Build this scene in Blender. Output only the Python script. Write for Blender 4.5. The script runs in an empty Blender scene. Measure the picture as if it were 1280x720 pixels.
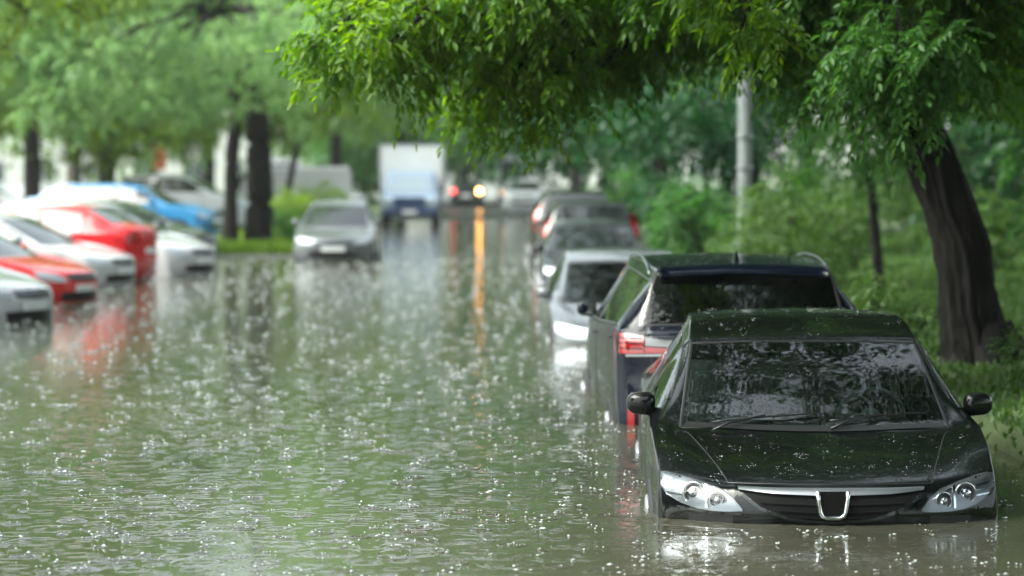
import bpy, bmesh, math, random
import numpy as np
from mathutils import Vector, Matrix
from mathutils.bvhtree import BVHTree
R = math.radians
rng = np.random.default_rng(7)
random.seed(7)
sc = bpy.context.scene
COL = sc.collection

# ---------------------------------------------------------------- camera, sky, sun, exposure
F, HC, VX, HY = 3440.0, 1.76, 604.0, 222.0      # focal length in photo pixels, eye height, road's vanishing point
cam = bpy.data.cameras.new('camera')
cam.sensor_width = 36; cam.lens = F/1280*36
cam.clip_start = .1; cam.clip_end = 3000
cam.dof.use_dof = True; cam.dof.focus_distance = 14.6; cam.dof.aperture_fstop = 1.7
co = bpy.data.objects.new('camera', cam); COL.objects.link(co)
co.location = (0, 0, HC)
co.rotation_euler = (R(90)-math.atan((360-HY)/F), 0, -math.atan((640-VX)/F))
sc.camera = co
SUN_EL, SUN_AZ = R(52), R(-108)                  # soft overcast light from the open left
w = bpy.data.worlds.new('World'); sc.world = w; w.use_nodes = True
nt = w.node_tree; bg = nt.nodes['Background']
sky = nt.nodes.new('ShaderNodeTexSky'); sky.sky_type = 'NISHITA'; sky.sun_disc = False
sky.sun_elevation = SUN_EL; sky.sun_rotation = SUN_AZ
sky.air_density = 1.0; sky.dust_density = 4.0
hs = nt.nodes.new('ShaderNodeHueSaturation'); hs.inputs['Saturation'].default_value = .36
mxs = nt.nodes.new('ShaderNodeMix'); mxs.data_type = 'RGBA'; mxs.blend_type = 'MULTIPLY'; mxs.inputs[0].default_value = 1
mxs.inputs[7].default_value = (.93, 1.0, .94, 1)             # rain cloud seen through wet green air
nt.links.new(sky.outputs[0], hs.inputs['Color']); nt.links.new(hs.outputs[0], mxs.inputs[6]); nt.links.new(mxs.outputs[2], bg.inputs[0])
bg.inputs[1].default_value = .15
sd = bpy.data.lights.new('sun', 'SUN'); sd.energy = 1.1; sd.angle = R(45); sd.color = (1, 1, .93)
so = bpy.data.objects.new('sun', sd); COL.objects.link(so)
v = Vector((math.sin(SUN_AZ)*math.cos(SUN_EL), math.cos(SUN_AZ)*math.cos(SUN_EL), math.sin(SUN_EL)))
so.rotation_euler = v.to_track_quat('Z', 'Y').to_euler()
sc.view_settings.view_transform = 'Standard'; sc.view_settings.look = 'None'
sc.view_settings.exposure = 2.05; sc.view_settings.gamma = 1
sc.cycles.max_bounces = 10; sc.cycles.transparent_max_bounces = 16
sc.cycles.diffuse_bounces = 3; sc.cycles.glossy_bounces = 4; sc.cycles.transmission_bounces = 8
sc.cycles.volume_bounces = 1; sc.cycles.use_denoising = True
sc.cycles.sample_clamp_indirect = 6; sc.cycles.caustics_reflective = False; sc.cycles.caustics_refractive = False

def at(px, py, d):                               # photo pixel and distance -> place
    return Vector(((px-VX)/F*d, d, HC-(py-HY)/F*d))

# ---------------------------------------------------------------- helpers
def new_mesh(name, V, faces=None, arr=None, smooth=False):
    me = bpy.data.meshes.new(name)
    if arr is not None:                          # (nf,k) array of equal-sized polygons
        V = np.asarray(V, np.float32); arr = np.asarray(arr, np.int32)
        me.vertices.add(len(V)); me.vertices.foreach_set('co', V.ravel())
        nf, k = arr.shape
        me.loops.add(nf*k); me.loops.foreach_set('vertex_index', arr.ravel())
        me.polygons.add(nf); me.polygons.foreach_set('loop_start', np.arange(nf, dtype=np.int32)*k)
        me.update(calc_edges=True)
    else:
        me.from_pydata([tuple(p) for p in V], [], [tuple(f) for f in faces]); me.update()
    if smooth: me.polygons.foreach_set('use_smooth', np.ones(len(me.polygons), bool)); me.update()
    return me
def link(name, me, mat=None, parent=None, **kw):
    o = bpy.data.objects.new(name, me); COL.objects.link(o)
    if me is not None and mat is not None and not me.materials: me.materials.append(mat)
    if parent is not None: o.parent = parent
    for k, val in kw.items(): o[k] = val
    return o
def empty(name, loc, rz, label, cat, group=None):
    o = bpy.data.objects.new(name, None); COL.objects.link(o)
    o.location = loc; o.rotation_euler = (0, 0, rz)
    o['label'] = label; o['category'] = cat
    if group: o['group'] = group
    return o
class MB:
    def __init__(s): s.v = []; s.f = []
    def add(s, V, Fc):
        n = len(s.v); s.v += [tuple(p) for p in V]; s.f += [tuple(i+n for i in f) for f in Fc]; return s
    def box(s, x0, x1, y0, y1, z0, z1, b=0.0):
        if b <= 0:
            V = [(x, y, z) for x in (x0, x1) for y in (y0, y1) for z in (z0, z1)]
            return s.add(V, [(0,1,3,2),(4,6,7,5),(0,4,5,1),(2,3,7,6),(0,2,6,4),(1,5,7,3)])
        bm = bmesh.new(); bmesh.ops.create_cube(bm, size=1)
        for q in bm.verts: q.co = ((x0+x1)/2+q.co.x*(x1-x0), (y0+y1)/2+q.co.y*(y1-y0), (z0+z1)/2+q.co.z*(z1-z0))
        bmesh.ops.bevel(bm, geom=bm.edges[:], offset=b, segments=3, profile=.5, affect='EDGES')
        s.bm(bm); return s
    def bm(s, bm, M=None):
        bm.verts.ensure_lookup_table()
        s.add([(M @ q.co if M else q.co) for q in bm.verts], [[q.index for q in f.verts] for f in bm.faces]); bm.free()
    def tube(s, P, rad, n=8, caps=True):
        P = [Vector(p) for p in P]; rings = []
        if not hasattr(rad, '__len__'): rad = [rad]*len(P)
        up = Vector((0, 0, 1)); base = len(s.v)
        for i, p in enumerate(P):
            t = (P[min(i+1, len(P)-1)]-P[max(i-1, 0)]).normalized()
            a = t.cross(up)
            if a.length < .05: a = t.cross(Vector((0, 1, 0)))
            if i and a.dot(pa) < 0: a = -a
            a.normalize(); b = t.cross(a); pa = a
            s.v += [tuple(p+(a*math.cos(2*math.pi*k/n)+b*math.sin(2*math.pi*k/n))*rad[i]) for k in range(n)]
        for i in range(len(P)-1):
            for k in range(n):
                q = base+i*n; k2 = (k+1) % n
                s.f.append((q+k, q+k2, q+n+k2, q+n+k))
        if caps:
            s.f.append(tuple(base+k for k in range(n))[::-1]); q = base+(len(P)-1)*n
            s.f.append(tuple(q+k for k in range(n)))
        return s
    def ellipsoid(s, c, r, nu=12, nv=8, M=None):
        bm = bmesh.new(); bmesh.ops.create_uvsphere(bm, u_segments=nu, v_segments=nv, radius=1)
        for q in bm.verts: q.co = Vector((c[0]+q.co.x*r[0], c[1]+q.co.y*r[1], c[2]+q.co.z*r[2]))
        s.bm(bm, M); return s
    def torus(s, c, ax, R0, r, n=28, m=8):
        ax = Vector(ax).normalized(); a = ax.orthogonal().normalized(); b = ax.cross(a); base = len(s.v)
        for i in range(n):
            t = 2*math.pi*i/n; d = a*math.cos(t)+b*math.sin(t)
            for j in range(m):
                u = 2*math.pi*j/m; s.v.append(tuple(Vector(c)+d*(R0+r*math.cos(u))+ax*r*math.sin(u)))
        for i in range(n):
            for j in range(m):
                s.f.append((base+i*m+j, base+((i+1) % n)*m+j, base+((i+1) % n)*m+(j+1) % m, base+i*m+(j+1) % m))
        return s
    def mesh(s, name, smooth=True): return new_mesh(name, s.v, s.f, smooth=smooth)

# ---------------------------------------------------------------- materials
def mat(name): m = bpy.data.materials.new(name); m.use_nodes = True; return m, m.node_tree, m.node_tree.nodes['Principled BSDF']
def simple(name, col, rough=.5, metal=0, coat=0, spec=.5, emit=None, es=0):
    m, t, p = mat(name)
    p.inputs['Base Color'].default_value = (*col, 1); p.inputs['Roughness'].default_value = rough
    p.inputs['Metallic'].default_value = metal; p.inputs['Coat Weight'].default_value = coat
    p.inputs['Coat Roughness'].default_value = .04; p.inputs['Specular IOR Level'].default_value = spec
    if emit: p.inputs['Emission Color'].default_value = (*emit, 1); p.inputs['Emission Strength'].default_value = es
    return m
def nodes(t, *names): return [t.nodes.new('ShaderNode'+n) for n in names]
def paint(name, col, metal=0.0, rough=.22, wet=.6):
    """car paint under a wet clear coat: rain beads give the coat its bumps"""
    m, t, p = mat(name); L = t.links.new
    p.inputs['Roughness'].default_value = rough
    p.inputs['Metallic'].default_value = metal; p.inputs['Coat Weight'].default_value = .85; p.inputs['Specular IOR Level'].default_value = .08
    p.inputs['Coat Roughness'].default_value = .03
    tc, vo, mr, no, ad, bu = nodes(t, 'TexCoord', 'TexVoronoi', 'MapRange', 'TexNoise', 'Math', 'Bump')
    L(tc.outputs['Object'], vo.inputs['Vector']); L(tc.outputs['Object'], no.inputs['Vector'])
    vo.inputs['Scale'].default_value = 34; no.inputs['Scale'].default_value = 6; no.inputs['Detail'].default_value = 3
    mr.inputs[1].default_value = .0; mr.inputs[2].default_value = .30; mr.inputs[3].default_value = .8; mr.inputs[4].default_value = 0
    mr.interpolation_type = 'SMOOTHSTEP'
    L(vo.outputs['Distance'], mr.inputs[0])
    ad.operation = 'MULTIPLY_ADD'; L(no.outputs[0], ad.inputs[0]); ad.inputs[1].default_value = 1.2; L(mr.outputs[0], ad.inputs[2])
    L(ad.outputs[0], bu.inputs['Height']); bu.inputs['Strength'].default_value = wet*.5; bu.inputs['Distance'].default_value = .003
    L(bu.outputs[0], p.inputs['Coat Normal'])
    n2, mx = nodes(t, 'TexNoise', 'Mix'); mx.data_type = 'RGBA'
    L(tc.outputs['Object'], n2.inputs['Vector']); n2.inputs['Scale'].default_value = 3; n2.inputs['Detail'].default_value = 6
    mx.inputs[6].default_value = (*[c*.85 for c in col], 1); mx.inputs[7].default_value = (*col, 1)
    L(n2.outputs[0], mx.inputs[0]); L(mx.outputs[2], p.inputs['Base Color'])
    return m
def glass_clear(name, tint=(.55, .68, .64), ior=1.85):
    """thin window glass: fresnel reflection over a tinted see-through pane, rain beads on it"""
    m, t, p = mat(name); L = t.links.new; t.nodes.remove(p); out = t.nodes['Material Output']
    g, tr, mi, fr, tc, vo, mr, bu = nodes(t, 'BsdfGlossy', 'BsdfTransparent', 'MixShader', 'Fresnel', 'TexCoord', 'TexVoronoi', 'MapRange', 'Bump')
    g.inputs['Roughness'].default_value = .02; tr.inputs[0].default_value = (*tint, 1); fr.inputs[0].default_value = ior
    L(tc.outputs['Object'], vo.inputs['Vector']); vo.inputs['Scale'].default_value = 70
    mr.inputs[2].default_value = .35; mr.inputs[3].default_value = 1; mr.inputs[4].default_value = 0; mr.interpolation_type = 'SMOOTHSTEP'
    L(vo.outputs['Distance'], mr.inputs[0]); L(mr.outputs[0], bu.inputs['Height'])
    bu.inputs['Strength'].default_value = .35; bu.inputs['Distance'].default_value = .002
    L(bu.outputs[0], g.inputs['Normal']); L(bu.outputs[0], fr.inputs['Normal'])
    L(fr.outputs[0], mi.inputs[0]); L(tr.outputs[0], mi.inputs[1]); L(g.outputs[0], mi.inputs[2]); L(mi.outputs[0], out.inputs[0])
    return m
def leaf_mat(name, cols, trans=.45):
    m, t, p = mat(name); L = t.links.new; out = t.nodes['Material Output']
    geo, cr, no, tc, mx, tl, ms, hsv = nodes(t, 'NewGeometry', 'ValToRGB', 'TexNoise', 'TexCoord', 'Math', 'BsdfTranslucent', 'MixShader', 'HueSaturation')
    e = cr.color_ramp.elements; e[0].color = (*cols[0], 1); e[1].color = (*cols[-1], 1)
    for i, c in enumerate(cols[1:-1]): q = e.new((i+1)/(len(cols)-1)); q.color = (*c, 1)
    L(tc.outputs['Object'], no.inputs['Vector']); no.inputs['Scale'].default_value = .9; no.inputs['Detail'].default_value = 2
    mx.operation = 'MULTIPLY_ADD'; L(geo.outputs['Random Per Island'], mx.inputs[0]); mx.inputs[1].default_value = .5
    mm, = nodes(t, 'Math'); mm.operation = 'MULTIPLY'; L(no.outputs[0], mm.inputs[0]); mm.inputs[1].default_value = .55
    L(mm.outputs[0], mx.inputs[2]); L(mx.outputs[0], cr.inputs[0])
    L(cr.outputs[0], p.inputs['Base Color']); p.inputs['Roughness'].default_value = .42; p.inputs['Specular IOR Level'].default_value = .35
    hsv.inputs['Saturation'].default_value = 1.15; hsv.inputs['Value'].default_value = 1.7; hsv.inputs['Hue'].default_value = .485
    L(cr.outputs[0], hsv.inputs['Color']); L(hsv.outputs[0], tl.inputs[0])
    ms.inputs[0].default_value = trans; L(p.outputs[0], ms.inputs[1]); L(tl.outputs[0], ms.inputs[2]); L(ms.outputs[0], out.inputs[0])
    return m
def rough_mat(name, c0, c1, scale=8, rough=.85, bump=.4, dist=.02, stretch=(1, 1, 1)):
    m, t, p = mat(name); L = t.links.new
    tc, mp, no, cr, bu = nodes(t, 'TexCoord', 'Mapping', 'TexNoise', 'ValToRGB', 'Bump')
    L(tc.outputs['Object'], mp.inputs[0]); mp.inputs['Scale'].default_value = stretch; L(mp.outputs[0], no.inputs['Vector'])
    no.inputs['Scale'].default_value = scale; no.inputs['Detail'].default_value = 8; no.inputs['Roughness'].default_value = .65
    cr.color_ramp.elements[0].color = (*c0, 1); cr.color_ramp.elements[1].color = (*c1, 1)
    cr.color_ramp.elements[0].position = .3; cr.color_ramp.elements[1].position = .7
    L(no.outputs[0], cr.inputs[0]); L(cr.outputs[0], p.inputs['Base Color']); p.inputs['Roughness'].default_value = rough
    L(no.outputs[0], bu.inputs['Height']); bu.inputs['Strength'].default_value = bump; bu.inputs['Distance'].default_value = dist
    L(bu.outputs[0], p.inputs['Normal'])
    return m
def water_mat():
    m, t, p = mat('flood_water'); L = t.links.new
    p.inputs['Base Color'].default_value = (.034, .044, .022, 1); p.inputs['Roughness'].default_value = .06
    p.inputs['IOR'].default_value = 1.34
    tc, = nodes(t, 'TexCoord')
    def noise(scale, st, det=2):
        mp, no = nodes(t, 'Mapping', 'TexNoise'); mp.inputs['Scale'].default_value = st
        L(tc.outputs['Object'], mp.inputs[0]); L(mp.outputs[0], no.inputs['Vector'])
        no.inputs['Scale'].default_value = scale; no.inputs['Detail'].default_value = det; return no.outputs[0]
    def math_(op, a, b=None, c=None):
        q, = nodes(t, 'Math'); q.operation = op
        for i, x in enumerate((a, b, c)):
            if x is None: continue
            if isinstance(x, (int, float)): q.inputs[i].default_value = x
            else: L(x, q.inputs[i])
        return q.outputs[0]
    def rings(scale, seed, freq, amp):
        """drop rings: waves round scattered points, fading outwards, each of its own age"""
        mp, vo, vc = nodes(t, 'Mapping', 'TexVoronoi', 'SeparateColor'); mp.inputs['Location'].default_value = (seed, seed*1.7, 0)
        mp.inputs['Scale'].default_value = (1, 1, 0)
        L(tc.outputs['Object'], mp.inputs[0]); L(mp.outputs[0], vo.inputs['Vector']); vo.inputs['Scale'].default_value = scale
        vo.voronoi_dimensions = '2D'
        L(vo.outputs['Color'], vc.inputs[0])
        rad = math_('MULTIPLY_ADD', vc.outputs[0], .32, .03)
        dd = math_('SUBTRACT', vo.outputs['Distance'], rad)
        env = math_('POWER', 2.718, math_('MULTIPLY', math_('MULTIPLY', dd, dd), -260))
        wv = math_('SINE', math_('MULTIPLY', dd, freq))
        return math_('MULTIPLY', math_('MULTIPLY', env, wv), amp)
    h = math_('MULTIPLY', noise(3.2, (1, 1, 1), 2), .0017)
    h = math_('ADD', h, math_('MULTIPLY', noise(11, (1, 1, 1), 2), .0006))
    h = math_('MULTIPLY', h, math_('MULTIPLY_ADD', noise(.35, (1, .5, 1), 2), 1.5, -.05))
    h = math_('ADD', h, math_('MULTIPLY', noise(38, (1, 1, 1), 1), .0005))
    for s, sd_, fr, am in ((2.2, 3, 60, .0006), (3.9, 11, 60, .0005), (6.5, 23, 56, .0004)):
        h = math_('ADD', h, rings(s, sd_, fr, am))
    mc, = nodes(t, 'Mix'); mc.data_type = 'RGBA'; mc.inputs[6].default_value = (.032, .035, .025, 1); mc.inputs[7].default_value = (.075, .068, .046, 1)
    L(math_('MULTIPLY_ADD', noise(.22, (1, .6, 1), 4), 2.6, -.8), mc.inputs[0]); L(mc.outputs[2], p.inputs['Base Color'])
    bu, = nodes(t, 'Bump'); L(h, bu.inputs['Height']); bu.inputs['Strength'].default_value = 1; bu.inputs['Distance'].default_value = 1.0
    L(bu.outputs[0], p.inputs['Normal'])
    return m
M = {}
M['black_paint'] = paint('black_paint', (.003, .004, .004)); M['black_paint'].node_tree.nodes['Principled BSDF'].inputs['Coat Weight'].default_value = .55
M['navy_paint'] = paint('navy_paint', (.003, .006, .015)); M['navy_paint'].node_tree.nodes['Principled BSDF'].inputs['Coat Weight'].default_value = .5
M['white_paint'] = paint('white_paint', (.46, .47, .48))
M['silver_paint'] = paint('silver_paint', (.16, .17, .18), .5, .3)
M['grey_paint'] = paint('grey_paint', (.22, .24, .25), .5, .3)
M['dark_paint'] = paint('dark_paint', (.010, .012, .012), .1)
M['red_paint'] = paint('red_paint', (.60, .015, .02))
M['blue_paint'] = paint('blue_paint', (.015, .20, .45))
M['pale_blue_paint'] = paint('pale_blue_paint', (.30, .42, .58))
M['glass'] = glass_clear('window_glass')
M['tint_glass'] = simple('tinted_glass', (.012, .016, .016), .03, 0, 0, .9)
M['privacy_glass'] = glass_clear('privacy_glass', (.10, .11, .11))
M['lens'] = glass_clear('lamp_lens', (.92, .95, .96))
M['chrome'] = simple('chrome', (.75, .76, .78), .12, 1)
M['satin'] = simple('satin_silver', (.34, .36, .38), .3, .9)
M['trim'] = simple('black_trim', (.012, .012, .013), .35)
M['rubber'] = simple('tyre_rubber', (.014, .014, .014), .7)
M['fabric'] = rough_mat('seat_fabric', (.018, .019, .02), (.03, .031, .032), 60, .9)
M['dash'] = simple('dashboard_plastic', (.02, .022, .023), .6)
M['tail_red'] = simple('tail_lamp_red', (.32, .001, .003), .12, 0, 1)
M['tail_clear'] = simple('tail_lamp_clear', (.16, .16, .155), .15, .3, 1)
M['lamp_silver'] = simple('lamp_reflector', (.38, .41, .44), .38, .5)
M['indicator'] = simple('indicator_orange', (.75, .2, .03), .15, 0, 1)
M['wheel_grey'] = simple('steering_wheel_grey', (.22, .25, .25), .4)
M['lamp_grey'] = simple('lamp_housing', (.20, .21, .22), .3, .6)
M['clear'] = glass_clear('clear_lens', (.92, .95, .96), 1.38)
M['void'] = simple('grille_dark', (.006, .006, .006), .6, 0, 0, .1)
M['plate'] = simple('number_plate_white', (.72, .73, .72), .4)
M['rim'] = simple('wheel_rim', (.42, .43, .45), .3, .8)
M['brake_red'] = simple('lit_brake_lamp', (.5, .02, .02), .3, emit=(1, .12, .12), es=1.1)
M['brake_warm'] = simple('lit_indicator_lamp', (.7, .3, .05), .3, emit=(1, .42, .10), es=10)
M['hero_leaf'] = leaf_mat('hero_leaf', [(.014, .06, .010), (.035, .12, .014), (.07, .18, .018), (.14, .26, .025)], .5)
M['mid_leaf'] = leaf_mat('mid_leaf', [(.02, .08, .02), (.045, .14, .03), (.09, .21, .045)], .45)
M['dark_leaf'] = leaf_mat('dark_leaf', [(.008, .04, .016), (.016, .07, .022), (.03, .10, .03)], .3)  # shade under the canopy put into a darker leaf colour
M['yellow_leaf'] = leaf_mat('yellow_leaf', [(.06, .14, .02), (.12, .21, .03), (.20, .29, .045)], .5)
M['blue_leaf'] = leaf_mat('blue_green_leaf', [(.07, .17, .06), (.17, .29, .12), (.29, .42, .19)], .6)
M['bark'] = rough_mat('dark_bark', (.003, .0026, .002), (.013, .0105, .008), 14, .95, 1.0, .07, (1, 1, .18))
M['bark_pale'] = rough_mat('grey_bark', (.05, .045, .04), (.12, .11, .10), 14, .95, 1, .03, (1, 1, .25))
M['asphalt'] = rough_mat('wet_asphalt', (.03, .031, .033), (.06, .06, .062), 12, .28, .3, .01)
M['earth'] = rough_mat('wet_earth', (.03, .045, .015), (.07, .10, .03), 3, .9, .5, .03)
M['kerb'] = rough_mat('kerb_concrete', (.18, .18, .17), (.32, .31, .29), 9, .7)
M['concrete'] = rough_mat('pole_concrete', (.13, .155, .155), (.22, .245, .245), 7, .7, .3, .01, (1, 1, .4))
M['lit_cool_leaf'] = leaf_mat('lit_cool_green_leaf', [(.03, .10, .025), (.065, .18, .04), (.13, .27, .06)], .45)  # highlights on the front clumps put into a lighter green
M['lit_leaf'] = leaf_mat('lit_leaf', [(.035, .11, .018), (.085, .19, .026), (.18, .29, .04)], .55)  # light from the open left put into a brighter leaf colour
M['grass'] = leaf_mat('grass', [(.032, .085, .022), (.065, .135, .032), (.115, .19, .05)], .4)
M['splash'] = simple('splash_water', (.56, .61, .60), .10, 0, 0, .8)  # whitish base colour carries the sky glints on the drops
M['water'] = water_mat()
M['wall'] = rough_mat('pale_render', (.62, .62, .58), (.72, .72, .69), 2, .9, .1)
M['window_dark'] = simple('building_window', (.06, .07, .08), .1, 0, 0, .8)
M['roof'] = rough_mat('flat_roof', (.15, .15, .15), (.2, .2, .2), 3)
M['orange'] = simple('orange_board', (.50, .16, .06), .5)
M['truck_box'] = rough_mat('truck_box_white', (.60, .61, .61), (.68, .68, .68), 1.5, .35, .05)
M['truck_cab'] = paint('truck_cab_paint', (.20, .27, .36))
M['lorry_glass'] = simple('lorry_glass', (.16, .22, .27), .06, 0, 1, .9)  # pale blue sky reflection put into the glass colour
M['truck_grille'] = simple('truck_grille', (.02, .035, .09), .3)

# ---------------------------------------------------------------- the ground, the road and the flood
def ramp(t, a, b): t = np.clip((t-a)/(b-a), 0, 1); return t*t*(3-2*t)
def road_z(x, y):
    x = np.asarray(x, float); y = np.asarray(y, float)
    z = -.50+.27*ramp(y, 30, 58)+.17*ramp(y, 55, 100)+.34*ramp(y, 95, 160)+.06*ramp(y, 160, 400)
    t = ramp(-x, 4.6, 6.2)
    return z*(1-t)+np.maximum(z, -.13)*t
def ground_z(x, y):
    x = np.asarray(x, float); y = np.asarray(y, float)
    r = road_z(x, y)
    verge = np.maximum(r+.14, .03+.22*ramp(x, 3.4, 6.5)+.5*ramp(x, 6, 16)+.10*ramp(x, 3.1, 3.5))
    z = np.where(x > 3.16, r*(1-ramp(x, 3.16, 3.4))+verge*ramp(x, 3.16, 3.4), r)
    isl = ramp(x, -7.3, -6.9)*(1-ramp(x, -4.5, -4.2))*ramp(y, 61.5, 62.5)*(1-ramp(y, 96, 97))
    z = z*(1-isl)+np.maximum(z+.12, .05)*isl
    z = z+ramp(-x, 24, 30)*.7
    return z-.004
def sheet(name, xs, ys, fz, m, dz=0, **kw):
    X, Y = np.meshgrid(xs, ys, indexing='ij'); Z = fz(X, Y)+dz
    V = np.stack([X, Y, Z], -1).reshape(-1, 3); ny = len(ys)
    i, j = np.meshgrid(np.arange(len(xs)-1), np.arange(ny-1), indexing='ij'); a = (i*ny+j).ravel()
    return link(name, new_mesh(name, V, arr=np.stack([a, a+ny, a+ny+1, a+1], -1), smooth=True), m, **kw)
sheet('ground', np.r_[-900, -400, -120, -60, np.arange(-32, -8, 1.), np.arange(-8, -3.6, .2), -3, 0, 3, np.arange(3.12, 4, .08), np.arange(4, 20, .7), 40, 100, 300, 900],
      np.r_[-200, -40, -10, np.arange(0, 60, 1.5), np.arange(60, 64, .25), np.arange(64, 95, 2), np.arange(95, 98, .25), np.arange(98, 200, 4), 260, 400, 900, 1600],
      ground_z, M['earth'], kind='structure')
sheet('road', np.r_[-24., -20, -16, -12, -9, -7.4], np.r_[-40, -10, np.arange(0, 60, 2), np.arange(60, 170, 2.5)], road_z, M['asphalt'], 0, kind='structure')
bpy.data.objects['road'].name = 'car_park'
sheet('road', np.r_[-4.2, -3, -1, 1, 3.15], np.r_[-40, -10, np.arange(0, 170, 2.), 200, 300], road_z, M['asphalt'], 0, kind='structure')
sheet('road_inlet', np.r_[-7.4, -6.8, -6.2, -5.8, -5.4, -5, -4.6, -4.2], np.r_[-40, -10, np.arange(0, 60, 2), 61.4], road_z, M['asphalt'], 0, kind='structure')
# kerbs
mb = MB()
for y in np.arange(0, 160, 1.0):
    a, b = float(road_z(0, y)), float(road_z(0, y+1)); t = .14
    mb.add([(3.14, y+.006, a-.1), (3.29, y+.006, a-.1), (3.14, y+.994, b-.1), (3.29, y+.994, b-.1), (3.15, y+.006, a+t), (3.29, y+.006, a+t), (3.15, y+.994, b+t), (3.29, y+.994, b+t)],
           [(0,2,6,4),(4,6,7,5),(1,5,7,3),(0,4,5,1),(2,3,7,6)])
link('kerb', mb.mesh('kerb', False), M['kerb'], kind='structure')
mb = MB()
for y in np.arange(61.4, 96.5, 1.0):
    a = float(road_z(0, y))
    mb.box(-4.28, -4.14, y+.006, y+.994, a-.1, max(a+.13, .045)); mb.box(-7.40, -7.26, y+.006, y+.994, a-.1, max(a+.13, .045))
for x in np.arange(-7.25, -4.3, .97): mb.box(x+.004, x+.964, 61.26, 61.4, -.4, .045)
link('kerb', mb.mesh('kerb', False), M['kerb'], kind='structure')
sheet('water', np.r_[-200, -60, -30, -10, 0, 3, 10, 60], np.r_[-60, 0, 40, 80, 120, 160], lambda x, y: x*0, M['water'], 0, kind='structure')

# ---------------------------------------------------------------- rain splashes on the water
def splashes():
    N = 5800
    y = 11.5+ (70-11.5)*rng.random(N)**1.25
    x = -1+ (y*.20+1.5)*(rng.random(N)*2-1)
    ok = (x < 3.1) & (x > -13); x, y = x[ok], y[ok]; N = len(x)
    oc = np.array([(1,0,0),(-1,0,0),(0,1,0),(0,-1,0),(0,0,1),(0,0,-1)], float)
    of = np.array([(0,2,4),(2,1,4),(1,3,4),(3,0,4),(2,0,5),(1,2,5),(3,1,5),(0,3,5)])
    K = 3
    big = rng.random(N)**2.2
    r0 = (.010+.022*big)[:, None]
    ang = rng.random((N, K))*6.283
    rr = r0*(.3+1.6*rng.random((N, K)))*1.3
    h = np.abs(rng.normal(0, 1, (N, K)))*(.003+.014*big)[:, None]
    c = np.stack([x[:, None]+np.cos(ang)*rr, y[:, None]+np.sin(ang)*rr, h+.003], -1).reshape(-1, 3)
    s = ((.0010+.0020*rng.random((N, K)))*(1+.9*big+.05*(y-14).clip(0, 30))[:, None]).reshape(-1)
    tall = (1+1.2*rng.random(len(s)))
    V = c[:, None, :]+oc[None]*s[:, None, None]*np.stack([np.ones_like(s)*(1.5+3*rng.random(len(s))**3), np.ones_like(s), tall*.8], -1)[:, None, :]
    Fc = (np.arange(len(c))*6)[:, None, None]+of[None]
    link('rain_splash', new_mesh('rain_splash', V.reshape(-1, 3), arr=Fc.reshape(-1, 3), smooth=True), M['splash'], kind='stuff',
         label='white rain drop splashes dancing all over the flood water')
    # raised ring lips, low and flat
    n, m_ = 14, 3
    sel = rng.random(N) < .6; X, Y = x[sel], y[sel]; N2 = len(X)
    Rr = .02+.055*rng.random(N2)**1.5; t = np.arange(n)/n*6.283
    rad = np.array([-1, 0, 1])[None, :, None]; hh = np.array([.0005, 1, .0005])[None, :, None]
    wdt = (.004+.005*rng.random(N2))[:, None, None]; hgt = (.0014+.0022*rng.random(N2))[:, None, None]
    RR = Rr[:, None, None]+rad*wdt
    wob = 1+.0*RR
    PX = X[:, None, None]+RR*np.cos(t)[None, None]; PY = Y[:, None, None]+RR*np.sin(t)[None, None]
    PZ = hh*hgt+.001+0*PX
    V = np.stack([PX, PY, PZ], -1).reshape(-1, 3)
    f = []
    for a in range(2):
        for k in range(n): f.append((a*n+k, a*n+(k+1) % n, (a+1)*n+(k+1) % n, (a+1)*n+k))
    f = np.array(f); Fc = (np.arange(N2)*3*n)[:, None, None]+f[None]
    link('ripple_ring', new_mesh('ripple_ring', V, arr=Fc.reshape(-1, 4), smooth=True), M['water'], kind='stuff',
         label='small raised ripple rings spreading round raindrop hits on the water')
splashes()

# ---------------------------------------------------------------- cars
def hermite(C, S):
    """monotone cubic along axis 0 of C (n,...) with S steps per span"""
    d = np.diff(C, axis=0); m = np.zeros_like(C)
    a, b = d[:-1], d[1:]; s = a*b > 0
    with np.errstate(all='ignore'): hmn = np.where(s, 2*a*b/(a+b), 0)
    av = (a+b)/2
    m[1:-1] = np.where(s, np.sign(av)*np.minimum(np.abs(av), np.minimum(np.abs(a), np.abs(b))*2.2), 0)
    m[0], m[-1] = d[0], d[-1]
    t = np.arange(S)/S; sh = (1, S)+(1,)*(C.ndim-1); t = t.reshape(sh)
    p0, p1, m0, m1 = C[:-1, None], C[1:, None], m[:-1, None], m[1:, None]
    out = (2*t**3-3*t**2+1)*p0+(t**3-2*t**2+t)*m0+(-2*t**3+3*t**2)*p1+(t**3-t**2)*m1
    return np.concatenate([out.reshape((-1,)+C.shape[1:]), C[-1:]], 0)
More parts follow.
